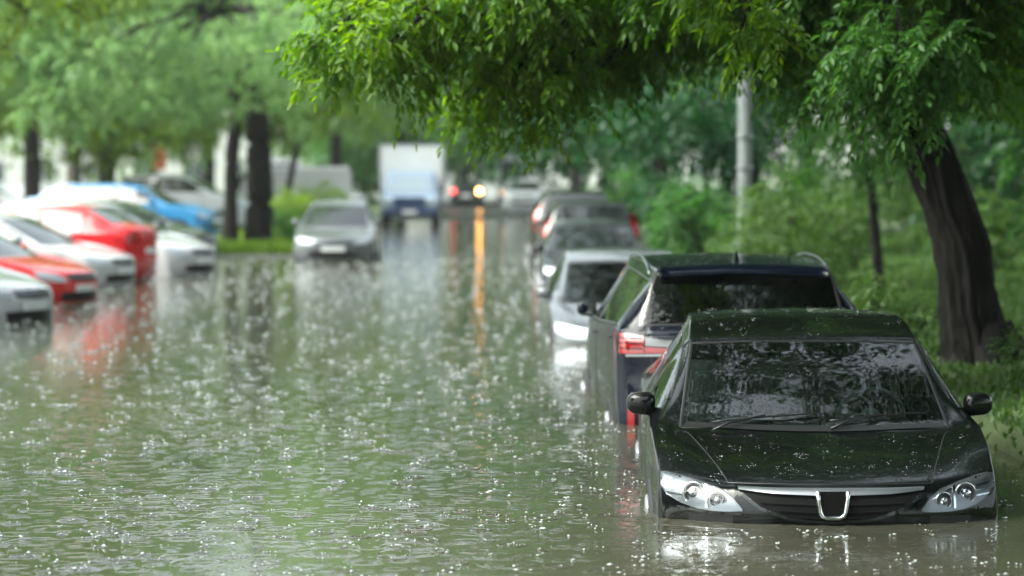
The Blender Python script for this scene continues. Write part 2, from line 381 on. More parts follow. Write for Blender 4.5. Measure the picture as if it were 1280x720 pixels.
# station: x, centre z, inner y, inner z, pillar y, pillar z, shoulder y, shoulder z, bow
FRONT = [(.12,.15,.50,.15,.62,.15,.72,.15,.22), (.03,.34,.50,.34,.63,.34,.78,.34,.28), (.0,.50,.50,.50,.65,.50,.82,.50,.32),
         (.02,.60,.50,.60,.66,.61,.835,.62,.34), (.07,.662,.50,.66,.67,.675,.84,.69,.36), (.24,.715,.53,.715,.69,.73,.845,.735,.30),
         (.58,.785,.59,.78,.73,.80,.855,.80,.14), (.98,.845,.66,.84,.775,.865,.865,.86,.03)]
SEDAN = dict(L=4.54, st=FRONT+[
    (1.06,.87,.70,.865,.785,.885,.87,.88,.12), (1.38,1.03,.672,1.015,.745,.995,.872,.90,.13), (1.68,1.175,.642,1.16,.70,1.125,.874,.915,.12),
    (1.95,1.29,.617,1.275,.665,1.235,.876,.925,.10), (2.04,1.325,.612,1.31,.66,1.265,.876,.93,.08), (2.45,1.405,.60,1.385,.645,1.315,.878,.94,0),
    (2.62,1.42,.595,1.397,.64,1.322,.878,.943,0), (2.70,1.425,.595,1.40,.64,1.324,.878,.945,0), (3.05,1.43,.585,1.40,.63,1.32,.876,.95,-.02),
    (3.42,1.395,.575,1.365,.62,1.285,.872,.957,-.05), (3.52,1.37,.575,1.34,.62,1.265,.87,.96,-.07), (3.78,1.265,.595,1.245,.65,1.18,.866,.962,-.08),
    (4.02,1.13,.63,1.115,.71,1.06,.86,.962,-.08), (4.10,1.085,.65,1.07,.75,1.035,.855,.96,-.09), (4.33,1.07,.63,1.055,.74,1.02,.835,.945,-.15),
    (4.50,1.03,.60,1.015,.70,.985,.80,.92,-.24), (4.54,.88,.58,.87,.69,.85,.80,.83,-.26), (4.54,.58,.58,.58,.69,.58,.80,.57,-.26), (4.50,.34,.58,.34,.68,.34,.78,.34,-.24),
    (4.40,.15,.55,.15,.65,.15,.74,.15,-.2)],
    ws=(8, 11), hood=(4, 7), roof=(12, 17), rg=(18, 20), trunk=(21, 25), sg=[(9, 14), (15, 18)], doors=[(9, 14), (15, 18)], tail=(23, 25))
HATCH = dict(L=4.0, st=[(x*.95, *r) for x, *r in FRONT]+[
    (1.00,.90,.70,.895,.785,.905,.87,.90,.12), (1.28,1.06,.672,1.045,.745,1.02,.872,.92,.13), (1.55,1.21,.645,1.19,.70,1.15,.874,.94,.12),
    (1.78,1.325,.62,1.305,.665,1.26,.876,.95,.10), (1.86,1.36,.615,1.34,.66,1.29,.876,.95,.08), (2.2,1.43,.60,1.41,.645,1.34,.878,.96,0),
    (2.40,1.445,.60,1.42,.64,1.35,.878,.965,0), (2.48,1.45,.60,1.42,.64,1.35,.878,.965,0), (2.9,1.445,.59,1.415,.63,1.34,.876,.98,-.02),
    (3.35,1.41,.58,1.38,.62,1.30,.87,.99,-.05), (3.45,1.395,.58,1.365,.62,1.285,.868,.99,-.07), (3.62,1.28,.60,1.265,.66,1.20,.862,.99,-.1),
    (3.80,1.10,.63,1.09,.72,1.06,.85,.985,-.12), (3.86,1.02,.64,1.01,.73,1.0,.84,.96,-.14), (3.92,.90,.63,.90,.72,.89,.83,.88,-.18),
    (3.97,.70,.60,.70,.70,.69,.82,.68,-.22), (4.0,.5,.6,.5,.7,.5,.82,.5,-.24), (3.97,.34,.58,.34,.68,.34,.79,.34,-.22), (3.88,.15,.55,.15,.65,.15,.74,.15,-.2)],
    ws=(8, 11), hood=(4, 7), roof=(12, 17), rg=(18, 20), trunk=(20, 23), sg=[(9, 14), (15, 18)], doors=[(9, 14), (15, 18)], tail=(21, 23))
def _suv():
    st = [(x, zc*1.0+(.22 if i > 2 else .06*i), yt, zt+(.22 if i > 2 else .06*i), yp, zp+(.22 if i > 2 else .06*i), ys+.03, zs+(.22 if i > 2 else .06*i), b) for i, (x, zc, yt, zt, yp, zp, ys, zs, b) in enumerate(FRONT)]
    st += [(1.10,1.10,.72,1.095,.80,1.11,.90,1.09,.12), (1.40,1.26,.70,1.245,.77,1.21,.91,1.10,.13), (1.66,1.40,.68,1.38,.73,1.34,.915,1.11,.12),
    (1.88,1.51,.66,1.49,.70,1.44,.92,1.12,.10), (1.97,1.545,.655,1.525,.70,1.47,.92,1.12,.08), (2.35,1.625,.65,1.60,.69,1.53,.925,1.125,0),
    (2.60,1.645,.645,1.615,.69,1.54,.925,1.13,0), (2.68,1.65,.645,1.62,.69,1.54,.925,1.13,0), (3.2,1.65,.64,1.62,.68,1.53,.925,1.15,-.02),
    (3.95,1.615,.62,1.585,.66,1.50,.915,1.175,-.04), (4.22,1.59,.60,1.565,.645,1.475,.905,1.18,-.06), (4.30,1.48,.64,1.455,.70,1.40,.90,1.18,-.08),
    (4.46,1.19,.69,1.18,.765,1.17,.888,1.15,-.12), (4.50,1.14,.70,1.13,.77,1.13,.872,1.12,-.14), (4.57,1.05,.68,1.05,.755,1.04,.85,1.03,-.17),
    (4.60,.80,.65,.80,.74,.79,.835,.78,-.19), (4.64,.6,.65,.6,.74,.6,.835,.6,-.20), (4.62,.42,.62,.42,.72,.42,.82,.42,-.20), (4.52,.22,.6,.22,.68,.22,.77,.22,-.18)]
    return dict(L=4.64, st=st, ws=(8, 11), hood=(4, 7), roof=(12, 17), rg=(18, 20), trunk=(20, 23), sg=[(9, 14), (15, 18)], doors=[(9, 14), (15, 18)], tail=(21, 23))
SUV = _suv()

class Car:
    """a car standing at loc (ground point below its nose), nose along the local -x axis"""
    def __init__(s, name, label, spec, pt, loc, heading, S=3, W=1.755, Hs=1.0, Ls=1.0, glass='tint_glass', backglass=None, group=None, seats=False, plate_f=True, plate_r=True, cat='car', wheels=True, details=True):
        s.root = empty(name, loc, heading, label, cat, group); s.spec = spec; s.pt = pt; s.S = S
        st = np.array(spec['st']); ks = W/1.755 if spec is not SUV else W/1.85
        cols = []
        for k, (x, zc, yt, zt, yp, zp, ys, zs, b) in enumerate(st):
            zb = min(.2, zs)
            ymax = ys+.004
            row = [(0, zc), (yt*.55, zt+(zc-zt)*.72), (yt*.90, zt+(zc-zt)*.25), (yt, zt), (yp, zp), (ys-.012, zs), (ys, zs-.03*(zs > .3)), (ymax+.006, zb+(zs-zb)*.72), (ymax-.004, zb+(zs-zb)*.38), (ymax-.03, zb)]
            cols.append([(x+b*(abs(y)/.87)**2.4, y*ks, z*Hs) for y, z in row])
        C = np.array(cols); C[..., 0] *= Ls
        D = hermite(C, S); D = np.swapaxes(hermite(np.swapaxes(D, 0, 1), S), 0, 1)       # (ni, nj, 3)
        s.C, s.D = C, D; s.L = spec['L']*Ls; s.W = W; s.Hs = Hs; s.Ls = Ls
        ni, nj = D.shape[:2]
        Lft = D[:, ::-1][:, :-1]*np.array([1, -1, 1]); G = np.concatenate([Lft, D], 1); s.G = G; s.nj = nj
        du = np.gradient(G, axis=0); dv = np.gradient(G, axis=1); N = np.cross(du, dv); N /= np.linalg.norm(N, axis=-1, keepdims=True)+1e-9
        N = np.where(N[..., 2:3] < -.6, N, N)
        s.N = -N if N[ni//2, nj-1, 2] < 0 else N
        a = lambda i, j: i*G.shape[1]+j
        Fc = [(a(i, j), a(i, j+1), a(i+1, j+1), a(i+1, j)) for i in range(ni-1) for j in range(G.shape[1]-1)]
        s.bvh = BVHTree.FromPolygons([tuple(q) for q in G.reshape(-1, 3)], Fc)
        own = np.full((ni-1, G.shape[1]-1), 'body', dtype=object)
        J = np.abs(np.arange(G.shape[1]-1)+.5-(nj-1))/S          # column (0 at the centre)
        I = (np.arange(ni-1)+.5)/S
        right = np.arange(G.shape[1]-1)+.5 > (nj-1)
        def put(nm, i0, i1, j0, j1, side=None):
            mi = (I > i0) & (I < i1); mj = (J > j0) & (J < j1)
            if side is not None: mj &= (right if side else ~right)
            own[np.ix_(mi, mj)] = nm
        ws, rg = spec['ws'], spec['rg']
        put('hood', *spec['hood'], 0, 3); put('hood', spec['hood'][1], ws[0]-0, 0, 3)
        put('roof', *spec['roof'], 0, 3); put('trunk_lid', *spec['trunk'], 0, 3)
        put('windshield', ws[0], ws[1], 0, 3); put('rear_window', rg[0], rg[1], 0, 3 if spec is SEDAN else 3.9)
        for q, (i0, i1) in enumerate(spec['sg']):
            for sd_ in (0, 1): put('side_window%d%d' % (q, sd_), i0, i1, 4, 5, sd_)
        for q, (i0, i1) in enumerate(spec['doors']):
            for sd_ in (0, 1): put('door%d%d' % (q, sd_), i0-.0, i1, 5, 8.4, sd_)
        s.own = own
        backglass = backglass or glass
        for nm in ['body', 'hood', 'roof', 'trunk_lid', 'windshield', 'rear_window']+sorted({x for x in own.ravel() if x[:4] in ('side', 'door')}):
            idx = np.argwhere(own == nm)
            if not len(idx): continue
            m = pt
            if nm == 'windshield' or nm[:5] == 'side_': m = M[glass] if (nm == 'windshield' or nm[11] == '0') else M[backglass]
            if nm == 'rear_window': m = M[backglass]
            pn = {'side': 'side_window', 'door': 'door'}.get(nm[:4], nm) if nm[-1].isdigit() else nm
            s.patch(pn, idx, m)
        s.seams()
        if wheels: s.wheels()
        if details: s.details(plate_f, plate_r)
        if seats: s.interior()
    def patch(s, name, idx, m):
        GW = s.G.shape[1]; f = np.stack([idx[:, 0]*GW+idx[:, 1], idx[:, 0]*GW+idx[:, 1]+1, (idx[:, 0]+1)*GW+idx[:, 1]+1, (idx[:, 0]+1)*GW+idx[:, 1]], -1)
        u, inv = np.unique(f, return_inverse=True); f = inv.reshape(-1, 4)
        if s.N is not None: f = f[:, ::-1]
        me = new_mesh(name, s.G.reshape(-1, 3)[u], arr=f, smooth=True)
        me.normals_split_custom_set_from_vertices(s.N.reshape(-1, 3)[u].tolist())
        return link(name, me, m, s.root)
    def line(s, pts, w, m, name='seam', lift=.0015, mb=None):
        """thin dark strip laid along grid points given as (i, j) in control units; j<0 is the other side"""
        S = s.S; P, Nn = [], []
        for (i, j) in pts:
            fi, fj = i*S, j*S+s.nj-1
            i0, j0 = int(min(fi, s.G.shape[0]-2)), int(min(max(fj, 0), s.G.shape[1]-2)); a, b = fi-i0, fj-j0
            bl = lambda A: (A[i0, j0]*(1-a)*(1-b)+A[i0+1, j0]*a*(1-b)+A[i0, j0+1]*(1-a)*b+A[i0+1, j0+1]*a*b)
            P.append(Vector(bl(s.G))); Nn.append(Vector(bl(s.N)).normalized())
        V, Fc = [], []
        for k, p in enumerate(P):
            t = (P[min(k+1, len(P)-1)]-P[max(k-1, 0)]).normalized(); q = t.cross(Nn[k]).normalized()*w/2
            V += [p+q-Nn[k]*.001, p+q*.6+Nn[k]*lift, p-q*.6+Nn[k]*lift, p-q-Nn[k]*.001]
            if k:
                b = (k-1)*4
                for e in range(3): Fc.append((b+e, b+e+1, b+5+e, b+4+e))
        mb.add(V, Fc)
    def seams(s):
        mb = MB(); sp = s.spec; S = s.S; L = lambda i0, i1, j: [(i, j) for i in np.arange(i0*S, i1*S+.01)/S]
        Lj = lambda i, j0, j1: [(i, j) for j in np.arange(j0*S, j1*S+.01)/S]
        for e in (1, -1):
            s.line(L(sp['hood'][0]+.15, sp['ws'][0]-.5, 3*e), .008, None, mb=mb)
            for (i0, i1) in sp['doors']:
                for i in (i0, i1): s.line(sorted(Lj(i, 5, 8.4)) if e > 0 else Lj(i, -8.4, -5), .008, None, mb=mb)
            s.line(L(sp['doors'][0][0], sp['doors'][-1][1], 5*e), .022, None, mb=mb, lift=.004)
            s.line(L(sp['doors'][0][0], sp['doors'][-1][1], 4*e), .014, None, mb=mb, lift=.003)
            s.line(L(sp['ws'][0], sp['ws'][1], 3*e), .02, None, mb=mb, lift=.003); s.line(L(sp['rg'][0], sp['rg'][1], 3*e), .02, None, mb=mb, lift=.003)
            s.line(L(sp['trunk'][0], sp['trunk'][1], 3*e), .008, None, mb=mb)
            s.line(Lj(sp['doors'][0][1]+.5, 4, 5) if e > 0 else Lj(sp['doors'][0][1]+.5, -5, -4), .09*1, None, mb=mb, lift=.004)
        for i in (sp['ws'][0], sp['ws'][1], sp['rg'][0], sp['rg'][1]): s.line(Lj(i, -3, 3), .022, None, mb=mb, lift=.003)
        s.line(Lj(sp['hood'][0]+.15, -3, 3), .009, None, mb=mb)
        link('seam', mb.mesh('seam'), M['trim'], s.root)
    def drape(s, name, top, bot, m, axis='front', off=.004, K=4, sub=4, thick=.03, parent=None, depth=None, both=False):
        """a patch between two outlines (y,z) [or (x,z) for the sides] laid on the hull and standing proud of it"""
        def res(P):
            P = np.array(P, float); Q = [P[0]+0]
            for a, b in zip(P[:-1], P[1:]): Q += [a+(b-a)*t/sub for t in range(1, sub+1)]
            return np.array(Q)
        T, B = res(top), res(bot); n = len(T); V = []; ok = True
        dirv = {'front': Vector((1, 0, 0)), 'rear': Vector((-1, 0, 0)), 'right': Vector((0, -1, 0)), 'left': Vector((0, 1, 0)), 'top': Vector((0, 0, -1))}[axis]
        back = None
        for k in range(K+1):
            for a, b in zip(T, B):
                p = a+(b-a)*k/K
                if axis in ('front', 'rear'): o = Vector((-3 if axis == 'front' else 9, p[0], p[1]))
                elif axis == 'top': o = Vector((p[0], p[1], 5))
                else: o = Vector((p[0], 3 if axis == 'right' else -3, p[1]))
                h = s.bvh.ray_cast(o, dirv)
                if h[0] is None:
                    nr = s.bvh.find_nearest(o+dirv*(3+s.L*.1 if axis == 'front' else (9-s.L*.95 if axis == 'rear' else 2.2))); q = nr[0]
                    q = Vector((q.x, o.y, o.z)) if axis in ('front', 'rear') else q
                else: q = h[0]
                V.append(q-dirv*off)
        Fc = [(k*n+i, k*n+i+1, (k+1)*n+i+1, (k+1)*n+i) for k in range(K) for i in range(n-1)]
        if thick:
            rim = [(0, i) for i in range(n)]+[(k, n-1) for k in range(1, K+1)]+[(K, i) for i in range(n-2, -1, -1)]+[(k, 0) for k in range(K-1, 0, -1)]
            b = len(V); V += [V[k*n+i]+dirv*thick for k, i in rim]; r = len(rim)
            for q in range(r):
                k, i = rim[q]; k2, i2 = rim[(q+1) % r]; Fc.append((k*n+i, b+q, b+(q+1) % r, k2*n+i2))
        mb = MB().add(V, Fc); me = mb.mesh(name)
        bm = bmesh.new(); bm.from_mesh(me); bmesh.ops.recalc_face_normals(bm, faces=bm.faces)
        bm.to_mesh(me); bm.free(); me.polygons.foreach_set('use_smooth', [True]*len(me.polygons))
        me.set_sharp_from_angle(angle=R(40))
        return link(name, me, m, parent or s.root)
    def wheels(s):
        r = .315
        for x in (.86*s.Ls, s.L*.835 if s.spec is not HATCH else s.L*.86):
            for e in (1, -1):
                y = e*(s.W/2-.11)
                w = MB(); w.tube([(x, y-.11*1, r), (x, y-.09, r), (x, y+.09, r), (x, y+.11, r)], [r-.02, r, r, r-.02], 24)
                wo = link('wheel', w.mesh('wheel', False), M['rubber'], s.root)
                q = MB(); yo = y+e*.112
                q.torus((x, yo, r), (0, 1, 0), .20, .014, 20, 5); q.ellipsoid((x, yo, r), (.05, .015, .05))
                for k in range(7):
                    t = k/7*6.283; q.tube([(x, yo, r), (x+.2*math.cos(t), yo, r+.2*math.sin(t))], .018, 5)
                link('rim', q.mesh('rim'), M['rim'], wo)
                # dark patch laid on the hull for the shade of the wheel well
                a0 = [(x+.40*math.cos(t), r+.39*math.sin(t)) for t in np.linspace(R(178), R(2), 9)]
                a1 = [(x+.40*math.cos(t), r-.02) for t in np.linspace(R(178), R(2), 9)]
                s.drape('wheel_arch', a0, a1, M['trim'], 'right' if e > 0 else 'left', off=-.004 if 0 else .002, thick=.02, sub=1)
    def mirror(s, e, x=None):
        sp = s.spec; x = x or s.C[9, 5, 0]+.02; y = e*s.C[9, 5, 1]; z = s.C[9, 5, 2]
        mb = MB(); mb.box(x-.085, x+.05, y+e*.045-.08, y+e*.045+.08, z+.0, z+.13, .045)
        mb.v = [(a+.25*max(0, (b-y)*e-.02), b, z+.07+(c-z-.07)*(1-2.2*max(0, (b-y)*e-.04))) for a, b, c in mb.v]
        mo = link('wing_mirror', mb.mesh('wing_mirror'), s.pt, s.root)
        g = MB(); g.box(x+.045, x+.056, y+e*.045-.055, y+e*.045+.055, z+.02, z+.12, .001); link('mirror_glass', g.mesh('mirror_glass', False), M['chrome'], mo)
        st = MB().tube([(x-.0, y-e*.01, z+.01), (x, y+e*.05, z+.04)], .022, 8); link('mirror_stalk', st.mesh('mirror_stalk'), M['trim'], mo)
    def handles(s):
        for (i0, i1) in s.spec['doors']:
            x = s.C[i1, 5, 0]-.17; z = s.C[i1, 5, 2]-.10
            for e in (1, -1):
                mb = MB(); y = e*(s.C[i1, 6, 1]+.022)
                mb.tube([(x-.09, y-e*.03, z), (x-.07, y, z), (x+.07, y, z), (x+.09, y-e*.03, z)], .011, 6)
                link('door_handle', mb.mesh('door_handle'), s.pt, s.root)
    def details(s, pf, pr):
        k = s.W/1.755; h = s.Hs; dz = 0 if s.spec is not SUV else .20
        f = lambda P: [(y*k, (z+dz)*h) for y, z in P]; m_ = lambda P: [(-y, z) for y, z in P]
        top = f([(.46, .58), (.56, .645), (.70, .68), (.83, .70)]); bot = f([(.46, .53), (.58, .53), (.72, .55), (.83, .60)])
        for T, B in ((top, bot), (m_(top), m_(bot))):
            hl = s.drape('headlight', T, B, M['lamp_silver'], off=.008, K=3, sub=2)
        gt = f([(-.42, .64), (0, .65), (.42, .64)]); gb = f([(-.38, .55), (0, .53), (.38, .55)])
        g = s.drape('grille', gt, gb, M['trim'], off=.006, K=2, sub=3)
        s.drape('grille_bar', f([(-.42, .612), (0, .615), (.42, .612)]), f([(-.42, .597), (0, .60), (.42, .597)]), M['satin'], off=.014, K=1, sub=3, parent=g)
        s.drape('lower_grille', f([(-.55, .38), (0, .40), (.55, .38)]), f([(-.50, .27), (0, .26), (.50, .27)]), M['trim'], off=.006, K=2, sub=3)
        if pf: s.drape('number_plate', f([(-.26, .49), (.26, .49)]), f([(-.26, .39), (.26, .39)]), M['plate'], off=.02, K=1, sub=2)
        tz = .80 if s.spec is SEDAN else (.80 if s.spec is HATCH else .86)
        T = [(y*k, z*h) for y, z in [(.50, tz+.13), (.66, tz+.14), (.84, tz+.13)]]; B = [(y*k, z*h) for y, z in [(.52, tz), (.66, tz-.02), (.84, tz)]]
        for A, C_ in ((T, B), (m_(T), m_(B))): s.drape('tail_light', A, C_, M['tail_red'], 'rear', off=.010, K=2, sub=3)
        if pr: s.drape('number_plate', f([(-.26, .70), (.26, .70)]), f([(-.26, .60), (.26, .60)]), M['plate'], 'rear', off=.02, K=1, sub=2)
        s.mirror(1); s.mirror(-1); s.handles()
    def interior(s):
        k = s.C
        xw, zb = k[8, 0, 0], k[8, 0, 2]; hw = s.W/2-.12
        mb = MB(); mb.box(xw+.10, xw+.62, -hw+.04, hw-.04, zb-.30, zb-.035, .05); mb.box(xw+.30, xw+.62, -.56, -.16, zb-.06, zb+.02, .03)
        link('dashboard', mb.mesh('dashboard'), M['dash'], s.root)
        mb = MB(); mb.box(.5, s.L-.4, -hw, hw, .22, .34); link('cabin_floor', mb.mesh('cabin_floor', False), M['trim'], s.root)
        ny = 1                                                                   # steering on the car's left (+y here)
        c = Vector((xw+.72, -.37, zb+.00)); ax = Vector((.85, 0, .45))
        w = MB().torus(c, ax, .185, .015, 32, 8); w.ellipsoid(c, (.05, .06, .05)); up = Vector((-.45, 0, .85)).normalized()
        for d in (Vector((0, 1, 0)), Vector((0, -1, 0)), -up): w.tube([c, c+d*.18], .014, 6)
        link('steering_wheel', w.mesh('steering_wheel'), M['wheel_grey'], s.root)
        for xs_ in ((xw+1.30, 2), (xw+2.25, 3)):
            for y in ((-.37, .37) if xs_[1] == 2 else (-.42, 0, .42)):
                x = xs_[0]; q = MB()
                q.box(x-.5, x, y-.24, y+.24, .34, .56, .05)
                q2 = MB(); q2.box(-.06, .06, -.23, .23, 0, .60, .05); Mx = Matrix.Translation((x+.02, y, .50)) @ Matrix.Rotation(R(16), 4, 'Y')
                q.add([Mx @ Vector(a) for a in q2.v], q2.f)
                q3 = MB(); q3.box(-.045, .045, -.13, .13, .66, .83, .04); q3.box(-.01, .01, -.05, -.035, .55, .7); q3.box(-.01, .01, .035, .05, .55, .7)
                so_ = link('seat', q.mesh('seat'), M['fabric'], s.root)
                link('headrest', MB().add([Mx @ Vector(a) for a in q3.v], q3.f).mesh('headrest'), M['fabric'], so_)
        x, z = k[11, 0, 0]+.10, k[11, 0, 2]-.09
        mb = MB(); mb.box(x-.02, x+.02, -.12, .12, z-.035, z+.035, .012); mb.tube([(x-.01, 0, z), (x-.07, 0, z+.07)], .01, 6)
        link('rear_view_mirror', mb.mesh('rear_view_mirror'), M['trim'], s.root)
        for e in (1, -1):
            mb = MB(); mb.box(k[11, 0, 0]+.09, k[11, 0, 0]+.24, e*.36-.17, e*.36+.17, k[11, 0, 2]-.05, k[11, 0, 2]-.03, .006)
            link('sun_visor', mb.mesh('sun_visor'), M['dash'], s.root)

HEAD = R(90)      # nose (local -x) towards the camera (-Y world): rotate local x -> +Y
def gz(x, y): return float(road_z(x, y))
# --- 1 the black sedan up front
W1 = 1.755
c1x = 1.768; c1y = 13.85
civ = Car('sedan_car', 'black sedan flooded to its grille, wet windscreen and clear headlights facing us', SEDAN, M['black_paint'], (c1x, c1y, -.47), HEAD-R(2.2),
          S=6, W=1.83, glass='glass', seats=True, plate_f=False, plate_r=False, details=False, Hs=1.0)
def civic_front(s):
    top = [(.455, .548), (.50, .600), (.56, .643), (.66, .672), (.76, .695), (.835, .705), (.862, .700)]
    bot = [(.455, .538), (.52, .532), (.60, .532), (.68, .540), (.76, .562), (.835, .600), (.862, .640)]
    mir = lambda P: [(-y, z) for y, z in P]
    for e, T, B in ((1, top, bot), (-1, mir(top), mir(bot))):
        h = s.drape('headlight', T, B, M['lamp_grey'], off=.002, K=6, sub=3, thick=.03)
        s.drape('lamp_lens', T, B, M['clear'], off=.030, K=6, sub=3, thick=.035, parent=h)
        # dark bezel and two round reflector bowls behind the lens
        for zz in (.60, .625, .65): s.drape('lamp_rib', [(e*.755, zz+.004), (e*.83, zz+.012)], [(e*.755, zz-.003), (e*.83, zz+.005)], M['chrome'], off=.010, K=1, sub=3, thick=.008, parent=h)
        s.drape('lamp_rib', [(e*.628, .655), (e*.640, .658)], [(e*.628, .545), (e*.640, .545)], M['chrome'], off=.012, K=3, sub=1, thick=.01, parent=h)
        s.drape('lamp_rib', [(e*.52, .60), (e*.62, .648)], [(e*.52, .594), (e*.62, .640)], M['chrome'], off=.012, K=1, sub=4, thick=.01, parent=h)
        for (yy, zz, rr) in ((.575, .583, .044), (.695, .612, .056)):
            hit = s.bvh.ray_cast(Vector((-3, e*yy, zz)), Vector((1, 0, 0)))[0]
            q = MB(); q.torus(hit+Vector((-.006, 0, 0)), (-1, e*.35, 0), rr, .005, 24, 6); link('bezel', q.mesh('bezel'), M['chrome'], h)
            q = MB(); q.ellipsoid(hit+Vector((-.002, 0, 0)), (.018, rr*.55, rr*.55), 16, 10); link('projector', q.mesh('projector'), M['chrome'], h)
            q = MB(); q.torus(hit+Vector((-.003, 0, 0)), (-1, e*.35, 0), rr*.74, .008, 24, 6); link('bezel', q.mesh('bezel'), M['dash'], h)
        s.drape('indicator_lamp', [(e*.80, .68), (e*.845, .69)], [(e*.80, .662), (e*.845, .672)], M['satin'], off=.010, K=2, sub=2, thick=.01, parent=h)
    # grille: dark sheet for the shade of the mouth, slats, chrome bar and badge frame
    gt = [(-.475, .652), (-.38, .650), (-.2, .650), (0, .650), (.2, .650), (.38, .650), (.475, .652)]
    gb = [(-.45, .628), (-.36, .560), (-.2, .505), (0, .490), (.2, .505), (.36, .560), (.45, .628)]
    g = s.drape('grille', gt, gb, M['void'], off=.003, K=4, sub=3)
    for z0, y1 in ((.585, .36), (.545, .27), (.515, .17)):
        s.drape('slat', [(-y1, z0), (0, z0-.01), (y1, z0)], [(-y1, z0-.007), (0, z0-.017), (y1, z0-.007)], M['void'], off=.012, K=1, sub=5, thick=.01, parent=g)
    s.drape('grille_bar', [(-.475, .656), (-.3, .655), (0, .655), (.3, .655), (.475, .656)], [(-.47, .643), (-.3, .628), (0, .618), (.3, .628), (.47, .643)], M['satin'], off=.022, K=3, sub=4, thick=.025, parent=g)
    # lower chrome rim following the smile
    gb2 = [(y*1.03, z-.014) for y, z in gb]
    s.drape('grille_rim', gb, gb2, M['dark_paint'], off=.016, K=1, sub=4, thick=.02, parent=g)
    # badge frame, a U of bright metal under the bar
    x0 = s.bvh.ray_cast(Vector((-3, 0, .57)), Vector((1, 0, 0)))[0].x-.028
    U = [(-.076, .645), (-.073, .60), (-.064, .54), (-.054, .519), (-.034, .509), (.034, .509), (.054, .519), (.064, .54), (.073, .60), (.076, .645)]
    q = MB().tube([(x0, y, z) for y, z in U], .0115, 8); link('badge_frame', q.mesh('badge_frame'), M['chrome'], g)
    P = [(y*.9, z) for y, z in U]; q = MB(); V = [(x0+.004, y, z) for y, z in P]; q.add(V, [tuple(range(len(V)))])
    link('badge_plate', q.mesh('badge_plate', False), M['void'], g)
    # bumper recesses beside the grille
    for e in (1, -1):
        s.drape('fog_lamp_recess', [(e*.50, .515), (e*.72, .505)], [(e*.50, .42), (e*.72, .42)], M['trim'], off=.003, K=2, sub=3, thick=.01)
        s.drape('bumper_trim', [(e*.46, .527), (e*.62, .523), (e*.78, .548)], [(e*.46, .517), (e*.62, .513), (e*.78, .538)], M['dark_paint'], off=.012, K=1, sub=3, thick=.012)
    s.mirror(1); s.mirror(-1); s.handles()
    # wipers and cowl
    k = s.C[8]
    V = []; s2 = MB()
    xc = s.C[8, 0, 0]
    hit = lambda x, y, o=.012: s.bvh.ray_cast(Vector((x, y, 4)), Vector((0, 0, -1)))[0]+Vector((-.005, 0, o))
    for (ya, xa, yb, xb) in ((.56, .05, -.02, .10), (-.08, .03, -.62, .16)):
        P = [hit(xc+xa+(xb-xa)*t+.02, ya+(yb-ya)*t, .016) for t in np.linspace(0, 1, 9)]
        s2 = MB().tube(P, .005, 6); b = link('wiper', s2.mesh('wiper'), M['trim'], s.root)
        P2 = [hit(xc-.03, ya, .01), hit(xc+.03, ya-.10, .028), P[4]+Vector((0, 0, .008))]
        link('wiper_arm', MB().tube(P2, .007, 6).mesh('wiper_arm'), M['trim'], b)
    s2 = MB(); cw = [hit(s.C[8, 0, 0]-.05+.14*(abs(y)/.75)**2, y, .004) for y in np.linspace(-.72, .72, 21)]
    cw2 = [hit(s.C[8, 0, 0]+.015+.125*(abs(y)/.75)**2, y, .006) for y in np.linspace(-.70, .70, 21)]
    s2.add(cw+cw2, [(i, i+1, i+22, i+21) for i in range(20)]); link('cowl_panel', s2.mesh('cowl_panel'), M['trim'], s.root)
    bt = [(-.52, .90), (.52, .90)]
    s.drape('tail_light', [(.5, .82), (.76, .82)], [(.5, .70), (.76, .70)], M['tail_red'], 'rear', off=.01); s.drape('tail_light', [(-.5, .82), (-.76, .82)], [(-.5, .70), (-.76, .70)], M['tail_red'], 'rear', off=.01)
civic_front(civ)
def beads(s, n, x0, x1, hw):
    oc = np.array([(1,0,0),(-1,0,0),(0,1,0),(0,-1,0),(0,0,1)], float); of = np.array([(0,2,4),(2,1,4),(1,3,4),(3,0,4)])
    C_, Sz = [], []
    for _ in range(n):
        h = s.bvh.ray_cast(Vector((random.uniform(x0, x1), random.uniform(-hw, hw), 4)), Vector((0, 0, -1)))
        if h[0] is None: continue
        big = random.random()**4
        for _k in range(1 if big < .3 else 4): C_.append(tuple(h[0]+Vector((random.gauss(0, .012)*(_k > 0), random.gauss(0, .016)*(_k > 0), .0+abs(random.gauss(0, .008))*(_k > 0))))); Sz.append(random.uniform(.0010, .0022)*(1+.8*big))
    C_ = np.array(C_); Sz = np.array(Sz); V = C_[:, None]+oc[None]*Sz[:, None, None]*np.array([1, 1.3, .7])
    F_ = (np.arange(len(C_))*5)[:, None, None]+of[None]
    link('rain_beads', new_mesh('rain_beads', V.reshape(-1, 3), arr=F_.reshape(-1, 3), smooth=True), M['splash'], s.root, kind='stuff')
beads(civ, 190, .15, 1.0, .84); beads(civ, 30, 1.0, 2.0, .7); beads(civ, 170, 2.0, 3.4, .62)
